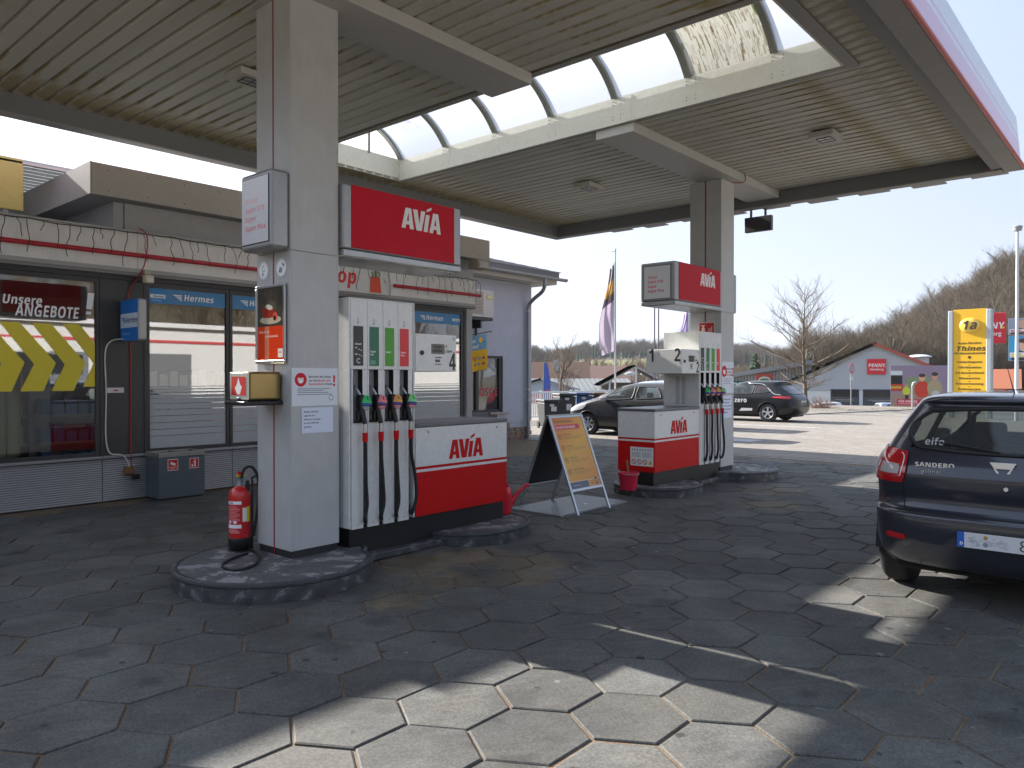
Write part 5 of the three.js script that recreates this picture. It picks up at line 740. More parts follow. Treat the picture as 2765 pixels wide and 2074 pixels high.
{ // small dark hatchback facing left
  const { t, S, body } = makeCar('compact_car', 'dark grey compact car with bright headlamp behind the sandwich board', 'parked cars', { pos: [18.4, 0, -9.3], turn: Math.PI / 2, len: 4.0, R: .31, hw: .74, axles: [.65, 3.16], cr: .45, cf: .7, paint: mt([.006, .006, .008], .35, { clearcoat: .55, clearcoatRoughness: .05 }), nm: 120, ny: 80, spokes: 7,
    rows: [[.2, .3, 3.75, .72], [.28, .1, 3.92, .81], [.42, .02, 3.98, .84], [.56, 0, 4.0, .855], [.68, .03, 3.97, .857], [.78, .05, 3.88, .855], [.86, .07, 3.72, .85], [.93, .1, 3.5, .84], [.98, .12, 3.3, .83], [1.02, .15, 3.12, .815], [1.08, .2, 2.98, .79], [1.2, .3, 2.72, .735], [1.32, .38, 2.42, .675], [1.39, .4, 2.22, .63], [1.43, .38, 2.05, .59], [1.46, .5, 1.9, .5], [1.475, .75, 1.7, .35], [1.48, 1.0, 1.5, .12]],
    seats: [[1.05, .96], [1.9, .98]], glass: [{ k: 'rear', n: 'rear_window', c: [[-.62, 1.08], [.62, 1.08], [.54, 1.36], [-.54, 1.36]] }, { k: 'front', n: 'windscreen', c: [[-.68, 1.05], [.68, 1.05], [.56, 1.38], [-.56, 1.38]] }, ...[-1, 1].flatMap(s => [{ k: 'side', s, n: 'side_window', c: [[.8, 1.07], [1.62, 1.03], [1.6, 1.37], [1.0, 1.36]] }, { k: 'side', s, n: 'side_window', c: [[1.7, 1.03], [2.72, .99], [2.15, 1.36], [1.68, 1.38]] }])] });
  for (const s of [-1, 1]) { part(body, 'headlamp', panelOn(S, 'side', [[3.3, .72], [3.9, .62], [3.78, .74], [3.15, .9]], s, .012, .2), lampW); part(body, 'mirror', rbox(2.5, 2.66, .96, 1.08, s > 0 ? .84 : -.99, s > 0 ? .99 : -.84, .035, 3), mt([.3, .28, .3], .3, { clearcoat: 1 })); part(body, 'tail_lamp', panelOn(S, 'm', [[.26, .78], [.36, .8], [.37, 1.1], [.27, 1.05]], s, .012, .15), lampR); part(body, 'door_handle', rbox(1.75, 1.92, .86, .885, s * .85 - .01, s * .85 + .012, .006), paintK); part(body, 'shut_line', tube([[1.66, .3], [1.68, .6], [1.66, 1.0]].map(([x, y]) => S.loc('side', x, y, s)), .004, 16, 4), M.black); part(body, 'shut_line', tube([[2.72, .3], [2.8, .6], [2.75, .98]].map(([x, y]) => S.loc('side', x, y, s)), .004, 16, 4), M.black); }
}
{ // van half hidden by the far column
  const { t, S, body } = makeCar('delivery_van', 'silver van with tall red rear lamp behind the far column', 'parked cars', { category: 'van', pos: [22.15, 0, -10.75], turn: Math.PI / 2, len: 4.6, R: .32, hw: .76, axles: [.8, 3.6], cr: .2, p: 5, paint: mt([.45, .5, .56], .3, { clearcoat: 1, metalness: .3 }), nm: 90, ny: 60,
    rows: [[.22, .15, 4.4, .8], [.3, .03, 4.55, .87], [.55, 0, 4.6, .89], [.8, .05, 4.5, .89], [1.0, .06, 3.9, .88], [1.06, .07, 3.4, .87], [1.3, .12, 2.9, .8], [1.46, .2, 2.5, .72], [1.5, .4, 2.2, .5], [1.52, .8, 1.8, .2]], seats: [[2.2, 1.1]],
    glass: [{ k: 'rear', n: 'rear_window', c: [[-.7, 1.08], [.7, 1.08], [.62, 1.4], [-.62, 1.4]] }, ...[-1, 1].map(s => ({ k: 'side', s, n: 'side_window', c: [[2.1, 1.06], [3.1, 1.05], [2.7, 1.38], [2.1, 1.38]] }))] });
  for (const s of [-1, 1]) part(body, 'tail_lamp', panelOn(S, 'm', [[.26, .72], [.34, .72], [.34, 1.2], [.28, 1.2]], s, .01, .1), lampR); part(body, 'rear_bumper', rbox(-.05, .2, .28, .62, -.88, .88, .05, 3), M.rubber);
}

// ------------------------------------------------------------------ land around
// positions by distance ahead of the standpoint (d) and to its right (l)
const at = (d, l, y = 0) => V3(d * .7541 + l * .6568, y, -d * .6568 + l * .7541);
const TURN = -48.943 * Math.PI / 180;      // faces the standpoint
const sm = (a, b, x) => { const t = Math.max(0, Math.min(1, (x - a) / (b - a))); return t * t * (3 - 2 * t); };
const crest = mono([-3, -1.2, -.6, 0, .2, .3, .42, .49, .53, .59, .64, .68, .8, 1.2, 3], [30, 26, 14, 4, 2, 1, 1, 5, 8.5, 15.5, 21, 25, 33, 42, 40]);   // hill height by l / d
const far = mono([-3, -.3, .0, .05, .1, .14, .2, .32, .36, .5, .7, 3], [20, 20, 8, 8, 14, 15, 17, 14, 10, 12, 20, 30]);
function land(x, z) {
  const d = x * .7541 - z * .6568, l = x * .6568 + z * .7541, r = Math.hypot(x, z);
  if (d < 1) return -.07 + 16 * sm(45, 130, r) + 1.5 * fbm(x / 60, z / 60, 3) * sm(40, 90, r);
  const q = l / d; let y = -.07 - 2.3 * sm(37 + 5 * Math.min(1, Math.abs(q)), 52, d) ;
  y += (crest(q) + 2.3) * sm(92, 190, d) * (q > -.05 ? 1 : .6) + (far(q)) * sm(240, 620, d) + 1.6 * fbm(x / 45, z / 45, 3) * sm(60, 120, d);
  return y;
}
{
  const na = 200, rs = []; for (let r = 0; r < 53; r++) rs.push(r == 0 ? 0 : 6 * 1.1 ** r); const P = [], C = [], I = [], c = new THREE.Color();
  rs.forEach((r) => { for (let a = 0; a <= na; a++) { const t = a / na * Math.PI * 2, x = r * Math.cos(t), z = r * Math.sin(t), y = land(x, z); P.push(x, y, z); const d = x * .7541 - z * .6568, q = (x * .6568 + z * .7541) / Math.max(d, 1); const n = fbm(x / 22, z / 22, 3); if (d > 250 && d < 470 && q > .05 && q < .19) c.setRGB(.21 + .04 * n, .22 + .04 * n, .07); else if (r > 60) c.setRGB(.12 + .04 * n, .105 + .035 * n, .06 + .02 * n); else c.setRGB(.14 + .04 * n, .13 + .04 * n, .08); C.push(c.r, c.g, c.b); } });
  for (let j = 0; j < rs.length - 1; j++) for (let a = 0; a < na; a++) { const p = j * (na + 1) + a, q = p + na + 1; I.push(p, p + 1, q, p + 1, q + 1, q); }
  const g = new THREE.BufferGeometry(); g.setAttribute('position', new THREE.Float32BufferAttribute(P, 3)); g.setAttribute('color', new THREE.Float32BufferAttribute(C, 3)); g.setIndex(I); g.computeVertexNormals(); uvm(g);
  struct('terrain', g, new THREE.MeshStandardMaterial({ vertexColors: true, roughness: .95, map: G.grain }));
}
// bare trees: limbs as tapered prisms, fine twigs as thin slivers
function bareTree(sd, h, o = {}) {
  const keep = seed; seed = sd; const T = [], B = [];
  const prism = (arr, a, b, r0, r1, n) => { const d = b.clone().sub(a).normalize(), u = Math.abs(d.y) < .9 ? V3(0, 1, 0).cross(d).normalize() : V3(1, 0, 0).cross(d).normalize(), w = d.clone().cross(u); for (let i = 0; i < n; i++) { const p = i / n * 6.2832, q = (i + 1) / n * 6.2832, A = (k, R, base) => base.clone().addScaledVector(u, Math.cos(k) * R).addScaledVector(w, Math.sin(k) * R); const a0 = A(p, r0, a), a1 = A(q, r0, a), b0 = A(p, r1, b), b1 = A(q, r1, b); arr.push(a0.x, a0.y, a0.z, a1.x, a1.y, a1.z, b1.x, b1.y, b1.z, a0.x, a0.y, a0.z, b1.x, b1.y, b1.z, b0.x, b0.y, b0.z); } };
  const depth = o.depth ?? 5, kids = o.kids ?? 4, spread = o.spread ?? .75;
  const grow = (p, d, len, r, lv) => {
    const n = lv < 2 ? 4 : lv < 4 ? 3 : 2; let a = p.clone(), dir = d.clone(); const r1 = r * (lv == depth ? .3 : .55);
    for (let i = 0; i < n; i++) {
      dir.add(V3(rr(-.22, .22), rr(-.1, .18) + (lv > 1 ? .05 : .1), rr(-.22, .22))).normalize(); const b = a.clone().addScaledVector(dir, len / n), ra = r + (r1 - r) * i / n, rb = r + (r1 - r) * (i + 1) / n;
      prism(lv ? B : T, a, b, ra, rb, lv < 1 ? 8 : lv < 3 ? 4 : 3);
      if (lv < depth) { const m = lv == 0 ? (i > 0 ? kids : 0) : i > 0 || n < 3 ? (lv < 3 ? 2 : 2) : 1; for (let k = 0; k < m; k++) { const t = rr(0, 6.28), s = V3(Math.cos(t), rr(-.15, .55), Math.sin(t)); const nd = dir.clone().multiplyScalar(1 - spread * .55).addScaledVector(s, spread).normalize(); grow(a.clone().lerp(b, rr(.3, 1)), nd, len * rr(.42, .62) * (lv == 0 ? .95 - i * .1 : 1), rb * rr(.4, .62), lv + 1); } }
      a = b;
    }
  };
  grow(V3(0, -.15, 0), V3(0, 1, 0), h * .72, o.r ?? h * .022, 0); seed = keep;
  const mk = (arr) => { const g = new THREE.BufferGeometry(); g.setAttribute('position', new THREE.Float32BufferAttribute(arr, 3)); g.computeVertexNormals(); return uvm(g); };
  return [mk(T), mk(B)];
}
const barkM = mt([.13, .105, .075], .9, { map: 'grain' }), twigM = mt([.15, .115, .08], .9), twigG = mt([.13, .115, .09], .9);
function tree(name, label, d, l, y, h, sd, o, group) { const [t, b] = bareTree(sd, h, o), g = thing(name, label, 'tree', group, at(d, l, y).toArray(), sd); part(g, 'trunk', t, barkM); part(g, 'crown', b, o.m || twigM); return g; }
{ // the roadside lime: straight leader, ovoid crown of upswept boughs
  const keep = seed; seed = 4711; const T = [], B = [], H = 6.3, lead = []; for (let i = 0; i <= 14; i++) { const v = i / 14; lead.push(V3(.06 * Math.sin(v * 5), v * H, .05 * Math.sin(v * 7 + 1))); }
  for (let i = 0; i < 14; i++) T.push(rod(lead[i].toArray(), lead[i + 1].toArray(), .13 * (1 - i / 14.6), .13 * (1 - (i + 1) / 14.6), 8));
  const br = (p, d, L, r, lv) => { const n = lv < 2 ? 4 : 2; let a = p.clone(), dir = d.clone(); for (let i = 0; i < n; i++) { dir.add(V3(rr(-.17, .17), rr(-.05, .16), rr(-.17, .17))).normalize(); const b = a.clone().addScaledVector(dir, L / n); B.push(rod(a.toArray(), b.toArray(), r * (1 - i / n * .6), r * (1 - (i + 1) / n * .6), lv < 2 ? 4 : 3)); if (lv < 4) { const m = lv == 3 ? 3 : 2; for (let k = 0; k < m; k++) { const t = rr(0, 6.28), s = V3(Math.cos(t), rr(-.2, .5), Math.sin(t)); br(a.clone().lerp(b, rr(.2, 1)), dir.clone().multiplyScalar(.75).addScaledVector(s, .6).normalize(), L * rr(.36, .52), r * (1 - i / n * .6) * .5, lv + 1); } } a = b; } };
  for (let k = 0; k < 26; k++) { const v = .17 + .8 * (k + rnd() * .6) / 26, i = v * 14 | 0, p = lead[i].clone().lerp(lead[i + 1], v * 14 - i), t = k * 2.4 + rr(-.3, .3), up = .12 + .95 * v, L = (v < .4 ? 1.5 + v * 2.9 : 2.66 - 1.6 * (v - .4) / .6) * rr(.85, 1.1); br(p, V3(Math.cos(t), up, Math.sin(t)).normalize(), L, .042 * (1.15 - v) + .008, 1); }
  seed = keep; const g = thing('bare_tree', 'tall bare tree with spreading branches behind the black estate car', 'tree', null, at(38.5, 14.85, -.25).toArray()); part(g, 'trunk', mg(T), barkM); part(g, 'crown', mg(B), twigM);
}
tree('bare_tree', 'slender bare tree between the annexe and the flagpole', 45, 2.75, -1.6, 6.0, 77, { depth: 5, kids: 3, spread: .6, r: .11 });
tree('bare_tree', 'bare tree showing behind the far pump head', 60, 13.2, -2.2, 8.0, 91, { depth: 5, kids: 3, spread: .7, r: .12 });
{ // hillside wood: the trees one can tell apart singly, the rest as one mass
  const protos = [[301, 10, {}], [302, 11, { spread: .65 }], [303, 9, { kids: 3, spread: .8 }]].map(([s, h, o]) => bareTree(s, h, { depth: 4, kids: 4, r: .2, ...o }));
  const cols = [mt([.12, .09, .06], .95), mt([.105, .085, .06], .95), mt([.09, .082, .062], .95)];
  const spots = []; for (let i = 0; i < 2600; i++) { const d = 98 + 130 * rnd() ** 1.2, q = rr(-.2, 1.0), p = at(d, q * d); const y = land(p.x, p.z); if (y < -1.2 && rnd() < .75) continue; if (q < .37) continue; spots.push([p.x, y, p.z, d]); }
  spots.sort((a, b) => a[3] - b[3]);
  let k = 0; for (const s of spots.splice(0, 900).filter((_, i) => i % 18 == 0)) { const [t, b] = protos[k % 3], g = thing('hillside_tree', 'bare grey-brown tree standing in the hillside wood', 'tree', 'hillside trees', [s[0], s[1], s[2]], rnd() * 6); part(g, 'trunk', t, barkM); part(g, 'crown', b, cols[k % 3]); const sc = rr(1.0, 1.4); g.scale.set(sc, sc, sc); if (++k >= 44) break; }
  for (let i = 0; i < 1900; i++) { const d = 96 + 135 * rnd() ** 1.1, q = rr(.38, 1.0), p = at(d, q * d), y = land(p.x, p.z); spots.push([p.x, y, p.z, d]); }
  for (let i = 0; i < 900; i++) { const r = rr(60, 160), a = rr(0, 6.283), x = r * Math.cos(a), z = r * Math.sin(a); if (x * .7541 - z * .6568 < 30) spots.push([x, land(x, z), z, r]); }
  const wood = new THREE.Group(); wood.name = 'hillside_wood'; wood.userData = { kind: 'stuff', label: 'dense bare brown wood covering the hillside', category: 'wood' }; scene.add(wood);
  protos.forEach(([t, b], i) => { const g = mg([t.clone(), b.clone()]), L = spots.filter((_, j) => j % 3 == i), m = new THREE.InstancedMesh(g, cols[i], L.length), M4 = new THREE.Matrix4(), q = new THREE.Quaternion(); shadow(m); L.forEach((s, j) => { const sc = rr(.65, 1.15); M4.compose(V3(s[0], s[1] - .2, s[2]), q.setFromAxisAngle(V3(0, 1, 0), rr(0, 6.28)), V3(sc, sc * rr(.9, 1.1), sc)); m.setMatrixAt(j, M4); const c = rr(.75, 1.25); m.setColorAt(j, lin(c, c * rr(.9, 1.02), c * rr(.85, 1))); }); m.name = 'bare_trees'; m.userData.kind = 'stuff'; wood.add(m); });
  // undergrowth: tangles of twigs
  const tw = []; { const keep = seed; seed = 9; for (let i = 0; i < 90; i++) { const a = rr(0, 6.28), e = rr(.3, 1.3), L = rr(.7, 1.9); tw.push(rod([rr(-.8, .8), 0, rr(-.8, .8)], [Math.cos(a) * Math.cos(e) * L, Math.sin(e) * L, Math.sin(a) * Math.cos(e) * L], .02, .006, 3)); } seed = keep; }
  const ug = mg(tw), U = new THREE.InstancedMesh(ug, mt([.19, .13, .08], .95), 2600), M4 = new THREE.Matrix4(), q = new THREE.Quaternion(); shadow(U);
  for (let i = 0; i < 2600; i++) { const d = 90 + 140 * rnd(), l = rr(.36, 1.0) * d, p = at(d, l); const s = rr(.8, 2); M4.compose(V3(p.x, land(p.x, p.z) - .1, p.z), q.setFromAxisAngle(V3(0, 1, 0), rr(0, 6.28)), V3(s * 1.3, s, s * 1.3)); U.setMatrixAt(i, M4); const c = rr(.7, 1.3); U.setColorAt(i, lin(c, c * .95, c * .9)); }
  U.name = 'undergrowth'; U.userData.kind = 'stuff'; wood.add(U);
  // distant ridge: mixed wood and conifers
  const con = mg([0, 1, 2, 3].map(i => uvm(new THREE.ConeGeometry(2.3 - i * .45, 4.2, 7).translate(0, 4 + i * 2.4, 0)))), far1 = new THREE.Group(); far1.name = 'distant_wood'; far1.userData = { kind: 'stuff', label: 'distant dark wood on the far ridge', category: 'wood' }; scene.add(far1);
  const F = []; for (let i = 0; i < 5200; i++) { const d = 360 + 420 * rnd(), l = rr(-.12, .72) * d, p = at(d, l), qq = l / d; if (d < 480 && qq > .04 && qq < .2) continue; F.push([p.x, land(p.x, p.z), p.z, d]); }
  [[con.scale(.62, .62, .62), mt([.035, .06, .035], .95), .35], [mg([protos[0][0].clone(), protos[0][1].clone()]), mt([.11, .085, .065], .95), .65]].forEach(([g, m, f], i) => { const L = F.filter((_, j) => (j % 20 < 7) == (i == 0)), I = new THREE.InstancedMesh(g, m, L.length); shadow(I); L.forEach((s, j) => { const sc = rr(.8, 1.25) * (i ? 1.2 : 1); M4.compose(V3(s[0], s[1] - .5, s[2]), q.setFromAxisAngle(V3(0, 1, 0), rr(0, 6.28)), V3(sc, sc, sc)); I.setMatrixAt(j, M4); }); I.name = i ? 'bare_trees' : 'conifers'; I.userData.kind = 'stuff'; far1.add(I); });
  // valley scrub between town and ridge
  const V = []; for (let i = 0; i < 1500; i++) { const d = 90 + 190 * rnd(), l = rr(-.02, .4) * d, p = at(d, l); if (d > 160 && rnd() < .85) continue; V.push([p.x, land(p.x, p.z), p.z]); }
  const sc2 = new THREE.InstancedMesh(mg([protos[2][0].clone(), protos[2][1].clone()]), mt([.16, .115, .08], .95), V.length); shadow(sc2); V.forEach((s, j) => { const k2 = rr(.3, .6); M4.compose(V3(s[0], s[1] - .2, s[2]), q.setFromAxisAngle(V3(0, 1, 0), rr(0, 6.28)), V3(k2, k2, k2)); sc2.setMatrixAt(j, M4); }); sc2.name = 'valley_trees'; sc2.userData = { kind: 'stuff', label: 'low bare brown trees in the valley', category: 'wood' }; scene.add(sc2);
}
// two dark conifers among the bare trees
for (const [d, l, h, lb] of [[92, 29.5, 6.5, 'small dark conifer behind the builders market roof, left one'], [95, 37.2, 6.8, 'small dark conifer behind the supermarket roof edge, right one']]) { const t = thing('conifer', lb, 'tree', 'dark conifers', at(d, l, land(at(d, l).x, at(d, l).z)).toArray()); part(t, 'trunk', cyl(0, 0, 2, 0, .14, .1, 8), barkM); const g = []; for (let i = 0; i < 420; i++) { const v = rnd(), a = rr(0, 6.28), R = (1 - v) * h * .26 + .1, c = new THREE.ConeGeometry(.16, .7, 4); c.rotateX(1.9 + rr(-.3, .3)).rotateY(a).translate(Math.sin(a + Math.PI) * -R * rr(.6, 1), .8 + v * (h - .8), Math.cos(a + Math.PI) * -R * rr(.6, 1)); g.push(c); } part(t, 'crown', uvm(mg(g)), mt([.03, .055, .025], .95)); }
// grass verge and bush beyond the car park edge
{
  const g = new THREE.BufferGeometry(), P = []; for (let i = 0; i < 9000; i++) { const t = rnd() * 22, w = rr(.15, 4.5), x = 33 + t * .967 + w * .26, z = -12 + t * .256 - w * .967 , h = rr(.04, .13), a = rr(0, 6.28), y = land(x, z); P.push(x - .012 * Math.cos(a), y, z - .012 * Math.sin(a), x + .012 * Math.cos(a), y, z + .012 * Math.sin(a), x + rr(-.04, .04), y + h, z + rr(-.04, .04)); }
  g.setAttribute('position', new THREE.Float32BufferAttribute(P, 3)); g.computeVertexNormals(); const o = one('grass_verge', 'sparse yellow-green grass verge beyond the car park edge', 'grass', uvm(g), mt([.17, .16, .05], .95)); o.userData.kind = 'stuff';
  const b = []; for (let i = 0; i < 260; i++) { const a = rr(0, 6.28), e = rr(.5, 1.5), L = rr(.5, 1.1); b.push(rod([rr(-.5, .5), 0, rr(-.3, .3)], [rr(-.4, .4) + Math.cos(a) * Math.cos(e) * L, Math.sin(e) * L, Math.sin(a) * Math.cos(e) * L], .012, .004, 3)); }
  const t = thing('bare_shrub', 'reddish bare shrub beside the tall tree trunk', 'shrub', null, at(40, 16.3, -.4).toArray()); part(t, 'twigs', mg(b), mt([.26, .17, .13], .9)).scale.set(1.4, 1, 1.2);
}

// ------------------------------------------------------------------ neighbourhood; every piece is built in a frame that faces the standpoint
const spot = (name, label, cat, d, l, y, group, tw = 0) => thing(name, label, cat, group, at(d, l, y).toArray(), TURN - Math.atan2(l, d) + tw);
const gable = (w, h0, h1, c = 0) => poly([[-w / 2, 0], [w / 2, 0], [w / 2, h0], [c, h1], [-w / 2, h0]]);
{ // supermarket with red verge
  const t = spot('supermarket', 'white supermarket with grey gable and red roof edge', 'building', 80, 38.0, -2.6), ap = 7.7, W = 21, e = 2.35;
  part(t, 'wall', ext(poly([[-W / 2, -.6], [W / 2, -.6], [W / 2, e + .4], [-W / 2, e + .4]]), 18).translate(0, 0, -18), mt([.84, .86, .88], .8, { map: 'dirt' }));
  part(t, 'gable', ext(poly([[-W / 2, e + .41], [W / 2, e + .41], [W / 2, e + .5], [.25, ap], [-W / 2, e + .5]]), 18).translate(0, 0, -17.95), mt([.52, .55, .6], .8, { map: 'dirt' }));
  for (const s of [-1, 1]) { const L = Math.hypot(W / 2 + .5, ap - e), a = Math.atan2(ap - e - .45, W / 2), r = part(t, 'roof', box(-.2, L, 0, .18, -18.3, .35).rotateZ(-a).scale(s, 1, 1).translate(.25, ap + .02, 0), mt([.32, .1, .06], .7, { map: 'dirt' })); r.material.side = THREE.DoubleSide; part(r, 'verge', box(-.2, L, -.12, .16, .36, .42).rotateZ(-a).scale(s, 1, 1).translate(.25, ap + .02, 0), mt([.4, .08, .05], .6)).material.side = THREE.DoubleSide; }
  for (const [a, b] of [[-4.0, -1.2], [-.85, 2.3]]) { const w = part(t, 'window', box(a, b, 1.25, 2.95, .0, .06), mt([.02, .04, .12], .4)); part(w, 'pane', box(a + .12, b - .12, 1.35, 2.85, .062, .09), mt([.03, .03, .03], .08)); part(w, 'window_film', box(a + .13, b - .13, 1.36, 2.1, .091, .095), mt([.05, .055, .065], .5)); part(w, 'film_lettering', mg([box(a + .5, b - .5, 1.78, 1.83, .096, .098), box(a + .9, b - .9, 1.65, 1.68, .096, .098)]), mt([.4, .42, .45], .6)); }
  const n = part(t, 'notice_board', box(-8.6, -7.2, 1.9, 2.9, 0, .05), mt([.03, .03, .035], .5)); part(n, 'notice_lettering', mg([box(-8.4, -7.4, 2.4, 2.5, .052, .056), box(-8.3, -7.5, 2.25, 2.32, .052, .056)]), mt([.5, .45, .08], .6));
  const s = part(t, 'sign', rbox(-.45, 1.35, 4.55, 6.15, 0, .25, .03), mt([.62, .015, .03], .35)); part(s, 'sign_lettering', mg([text('PENNY.', .36, .02, .15).scale(.95, 1, 1).translate(-.35, 5.3, .25), text('Otterberg', .2, .02).translate(-.2, 4.95, .25)]), mt([.8, .78, .76], .5));
  part(t, 'roof_light', mg([cyl(4.6, 5.7, 6.35, -3, .9, .9, 20), uvm(new THREE.SphereGeometry(1.0, 16, 8, 0, 6.3, 0, 1.57).scale(1.2, .3, 1.2).translate(4.6, 6.35, -3))]), mt([.6, .63, .65], .4));
}
{ // builders' market
  const t = spot('builders_market', 'long grey hall with corrugated front and signs', 'building', 88, 29.5, -2.4); const g = [];
  part(t, 'wall', ext(poly([[-12, -1], [5, -1], [5, 5.5], [-12, 2.6]]), 12).translate(0, 0, -12.2), mt([.34, .32, .3], .8, { map: 'dirt' }));
  for (let i = 0; i < 48; i++) { const x = -11.8 + i * .35, y = 2.58 + (x + 12) * .17; part(t, 'cladding_sheet', box(x, x + .2, .2, y, -.18, .02), mt([.42, .4, .37], .6)); }
  part(t, 'roof_edge', box(-8.8, 8.7, 0, .5, -12.5, .4).rotateZ(.1684).translate(-3.5, 4.05, 0), mt([.36, .36, .37], .5, { map: 'dirt' }));
  const a = part(t, 'green_sign', box(-7.5, -1.9, 2.6, 3.6, .05, .15), mt([.02, .09, .07], .5)); part(a, 'sign_lettering', text('BAU', .62, .02).translate(-3.7, 2.8, .15), mt([.6, .7, .66], .5));
  const r = part(t, 'red_sign', box(-1.1, .75, 2.4, 4.45, .05, .2), mt([.5, .06, .03], .5)); part(r, 'oval_emblem', uvm(new THREE.CylinderGeometry(.66, .66, .04, 28).rotateX(Math.PI / 2).scale(1, .62, 1).translate(-.15, 3.7, .22)), mt([.65, .68, .6], .5)); part(r, 'emblem_field', uvm(new THREE.CylinderGeometry(.52, .52, .04, 28).rotateX(Math.PI / 2).scale(1, .5, 1).translate(-.15, 3.66, .24)), mt([.12, .24, .1], .5));
  for (const x of [-8.5, -5.5]) part(t, 'roof_vent', mg([cyl(x, 3.2, 4.6, -4, .3, .3, 14), cyl(x, 4.6, 4.8, -4, .55, .45, 16)]), mt([.5, .5, .5], .5, { metalness: .5 }));
}
{ // large poster wall
  const t = spot('billboard', 'large poster billboard showing fire crew and woman in red', 'billboard', 56, 30.9, -2.2, null, .12);
  print(t, 'poster', 5.2, 3.3, 150, (x, w, h) => {
    x.fillStyle = '#8f7f96'; x.fillRect(0, 0, w, h); x.fillStyle = '#9c8478'; x.fillRect(0, h * .62, w, h * .38); x.fillStyle = '#7f8f6a'; x.fillRect(w * .2, h * .26, w * .3, h * .36); x.fillStyle = '#cfd6dc'; x.fillRect(0, h * .12, w * .15, h * .12); x.fillStyle = '#1d1a1c'; x.fillRect(0, h * .22, w * .15, h * .2); x.fillStyle = '#b8402a'; x.fillRect(0, h * .42, w * .16, h * .16); x.fillStyle = '#c8a838'; x.fillRect(0, h * .47, w * .14, h * .05);
    const per = (cx, hy, s, body, hair, skin) => { x.fillStyle = body; x.beginPath(); x.ellipse(cx, hy + s * 2.6, s * 1.5, s * 1.9, 0, 0, 7); x.fill(); x.fillStyle = skin; x.beginPath(); x.ellipse(cx, hy, s * .62, s * .8, 0, 0, 7); x.fill(); x.fillStyle = hair; x.beginPath(); x.ellipse(cx, hy - s * .55, s * .66, s * .42, 0, 0, 7); x.fill(); };
    per(w * .2, h * .45, h * .05, '#c8cc3a', '#a08a6a', '#c89a80'); x.fillStyle = '#2a2c34'; x.fillRect(w * .185, h * .66, w * .045, h * .2); per(w * .4, h * .28, h * .1, '#c83a2a', '#4a2a22', '#d8a488'); per(w * .56, h * .25, h * .1, '#a89a78', '#3a2c24', '#c89478'); x.fillStyle = '#b8bcc4'; x.beginPath(); x.arc(w * .57, h * .64, h * .08, 0, 7); x.fill(); per(w * .82, h * .34, h * .085, '#8f8464', '#5a5048', '#b88a70'); x.fillStyle = '#c0304a'; x.fillRect(w * .08, h * .76, w * .62, h * .14); T_(x, 'FÜR UNSERE', w * .1, h * .835, h * .065, '#f4e4e6'); T_(x, 'ZUSAMMEN', w * .4, h * .835, h * .065, '#f4e4e6'); bars(x, w * .1, h * .86, 1, w * .5, 8, 6, '#e8c0c8');
  }, [0, 3.05, .06], 0, { roughness: .6 });
  part(t, 'backing', box(-2.6, 2.6, 1.4, 4.7, -.04, .05), M.zinc); for (const x of [-2.2, 0, 2.2]) part(t, 'post', box(x - .07, x + .07, -.3, 4.6, -.18, -.05), M.zinc);
}
{ // yellow garage pylon
  const t = spot('garage_pylon_sign', 'tall yellow garage pylon sign with round badge', 'sign', 30, 18.15, -.05, null, -.25), ink = mt([.05, .03, .01], .5);
  part(t, 'panel', rbox(-.58, .58, .5, 4.36, -.12, .12, .01), mt([.72, .42, .02], .4)); for (const s of [-1, 1]) part(t, 'side_rail', rbox(s * .67 - .09, s * .67 + .09, 0, 4.33, -.16, .16, .03, 3), mt([.4, .44, .47], .4, { metalness: .4 }));
  const b = part(t, 'badge', uvm(new THREE.SphereGeometry(.36, 32, 16, 0, 6.3, 0, 1.57).rotateX(Math.PI / 2).scale(1, .84, .35).translate(0, 3.72, .12)), mt([.75, .5, .06], .25, { clearcoat: 1 })); part(b, 'badge_lettering', text('1a', .36, .02, .2).translate(-.27, 3.55, .24), ink);
  const L = (s, y, z, k = 1) => { const g = text(s, z, .004); g.computeBoundingBox(); const w = g.boundingBox.max.x; return g.scale(k, 1, 1).translate(-w * k / 2, y, .121); };
  part(t, 'lettering', mg([L('Auto-Service', 2.98, .085, 1.15), text('Thines', .18, .006, .2).scale(1.32, 1, 1).translate(-.49, 2.72, .121), L('Kfz-Meisterbetrieb', 2.58, .08, 1.1)]), ink);
  ['Fehlerdiagnose', 'TÜV-Abnahme', 'AU-Benzin/Diesel', 'Klimaservice', 'Achsvermessung', 'Reifenservice', 'Zubehör', 'Neu...'].forEach((s, i) => { part(t, 'service_line', L(s, 2.24 - i * .215, .075, 1.15), ink); part(t, 'bullet', box(-.018, .018, 2.14 - i * .215, 2.17 - i * .215, .121, .125), ink); });
  part(t, 'diamond', box(-.05, .05, -.05, .05, .121, .125).rotateZ(.785).translate(0, 2.46, 0), ink);
  const p = spot('supermarket_pylon', 'red supermarket pylon sign behind the yellow one', 'sign', 60, 37.7, -1.5); part(p, 'box', rbox(-1.25, 1.2, 5.8, 8.2, -.15, .15, .04), mt([.6, .015, .03], .35)); part(p, 'lettering', mg([text('PENNY', .5, .02, .15).scale(.95, 1, 1).translate(-1.15, 6.95, .15), text('Otterberg', .3, .02).translate(-1.1, 6.4, .15)]), mt([.8, .78, .76], .5)); part(p, 'full_stop', uvm(new THREE.CylinderGeometry(.09, .09, .02, 16).rotateX(Math.PI / 2).translate(1.0, 7.02, .16)), mt([.75, .5, .03], .5)); part(p, 'post', box(-.15, .15, 0, 5.8, -.1, .1), M.zinc);
}
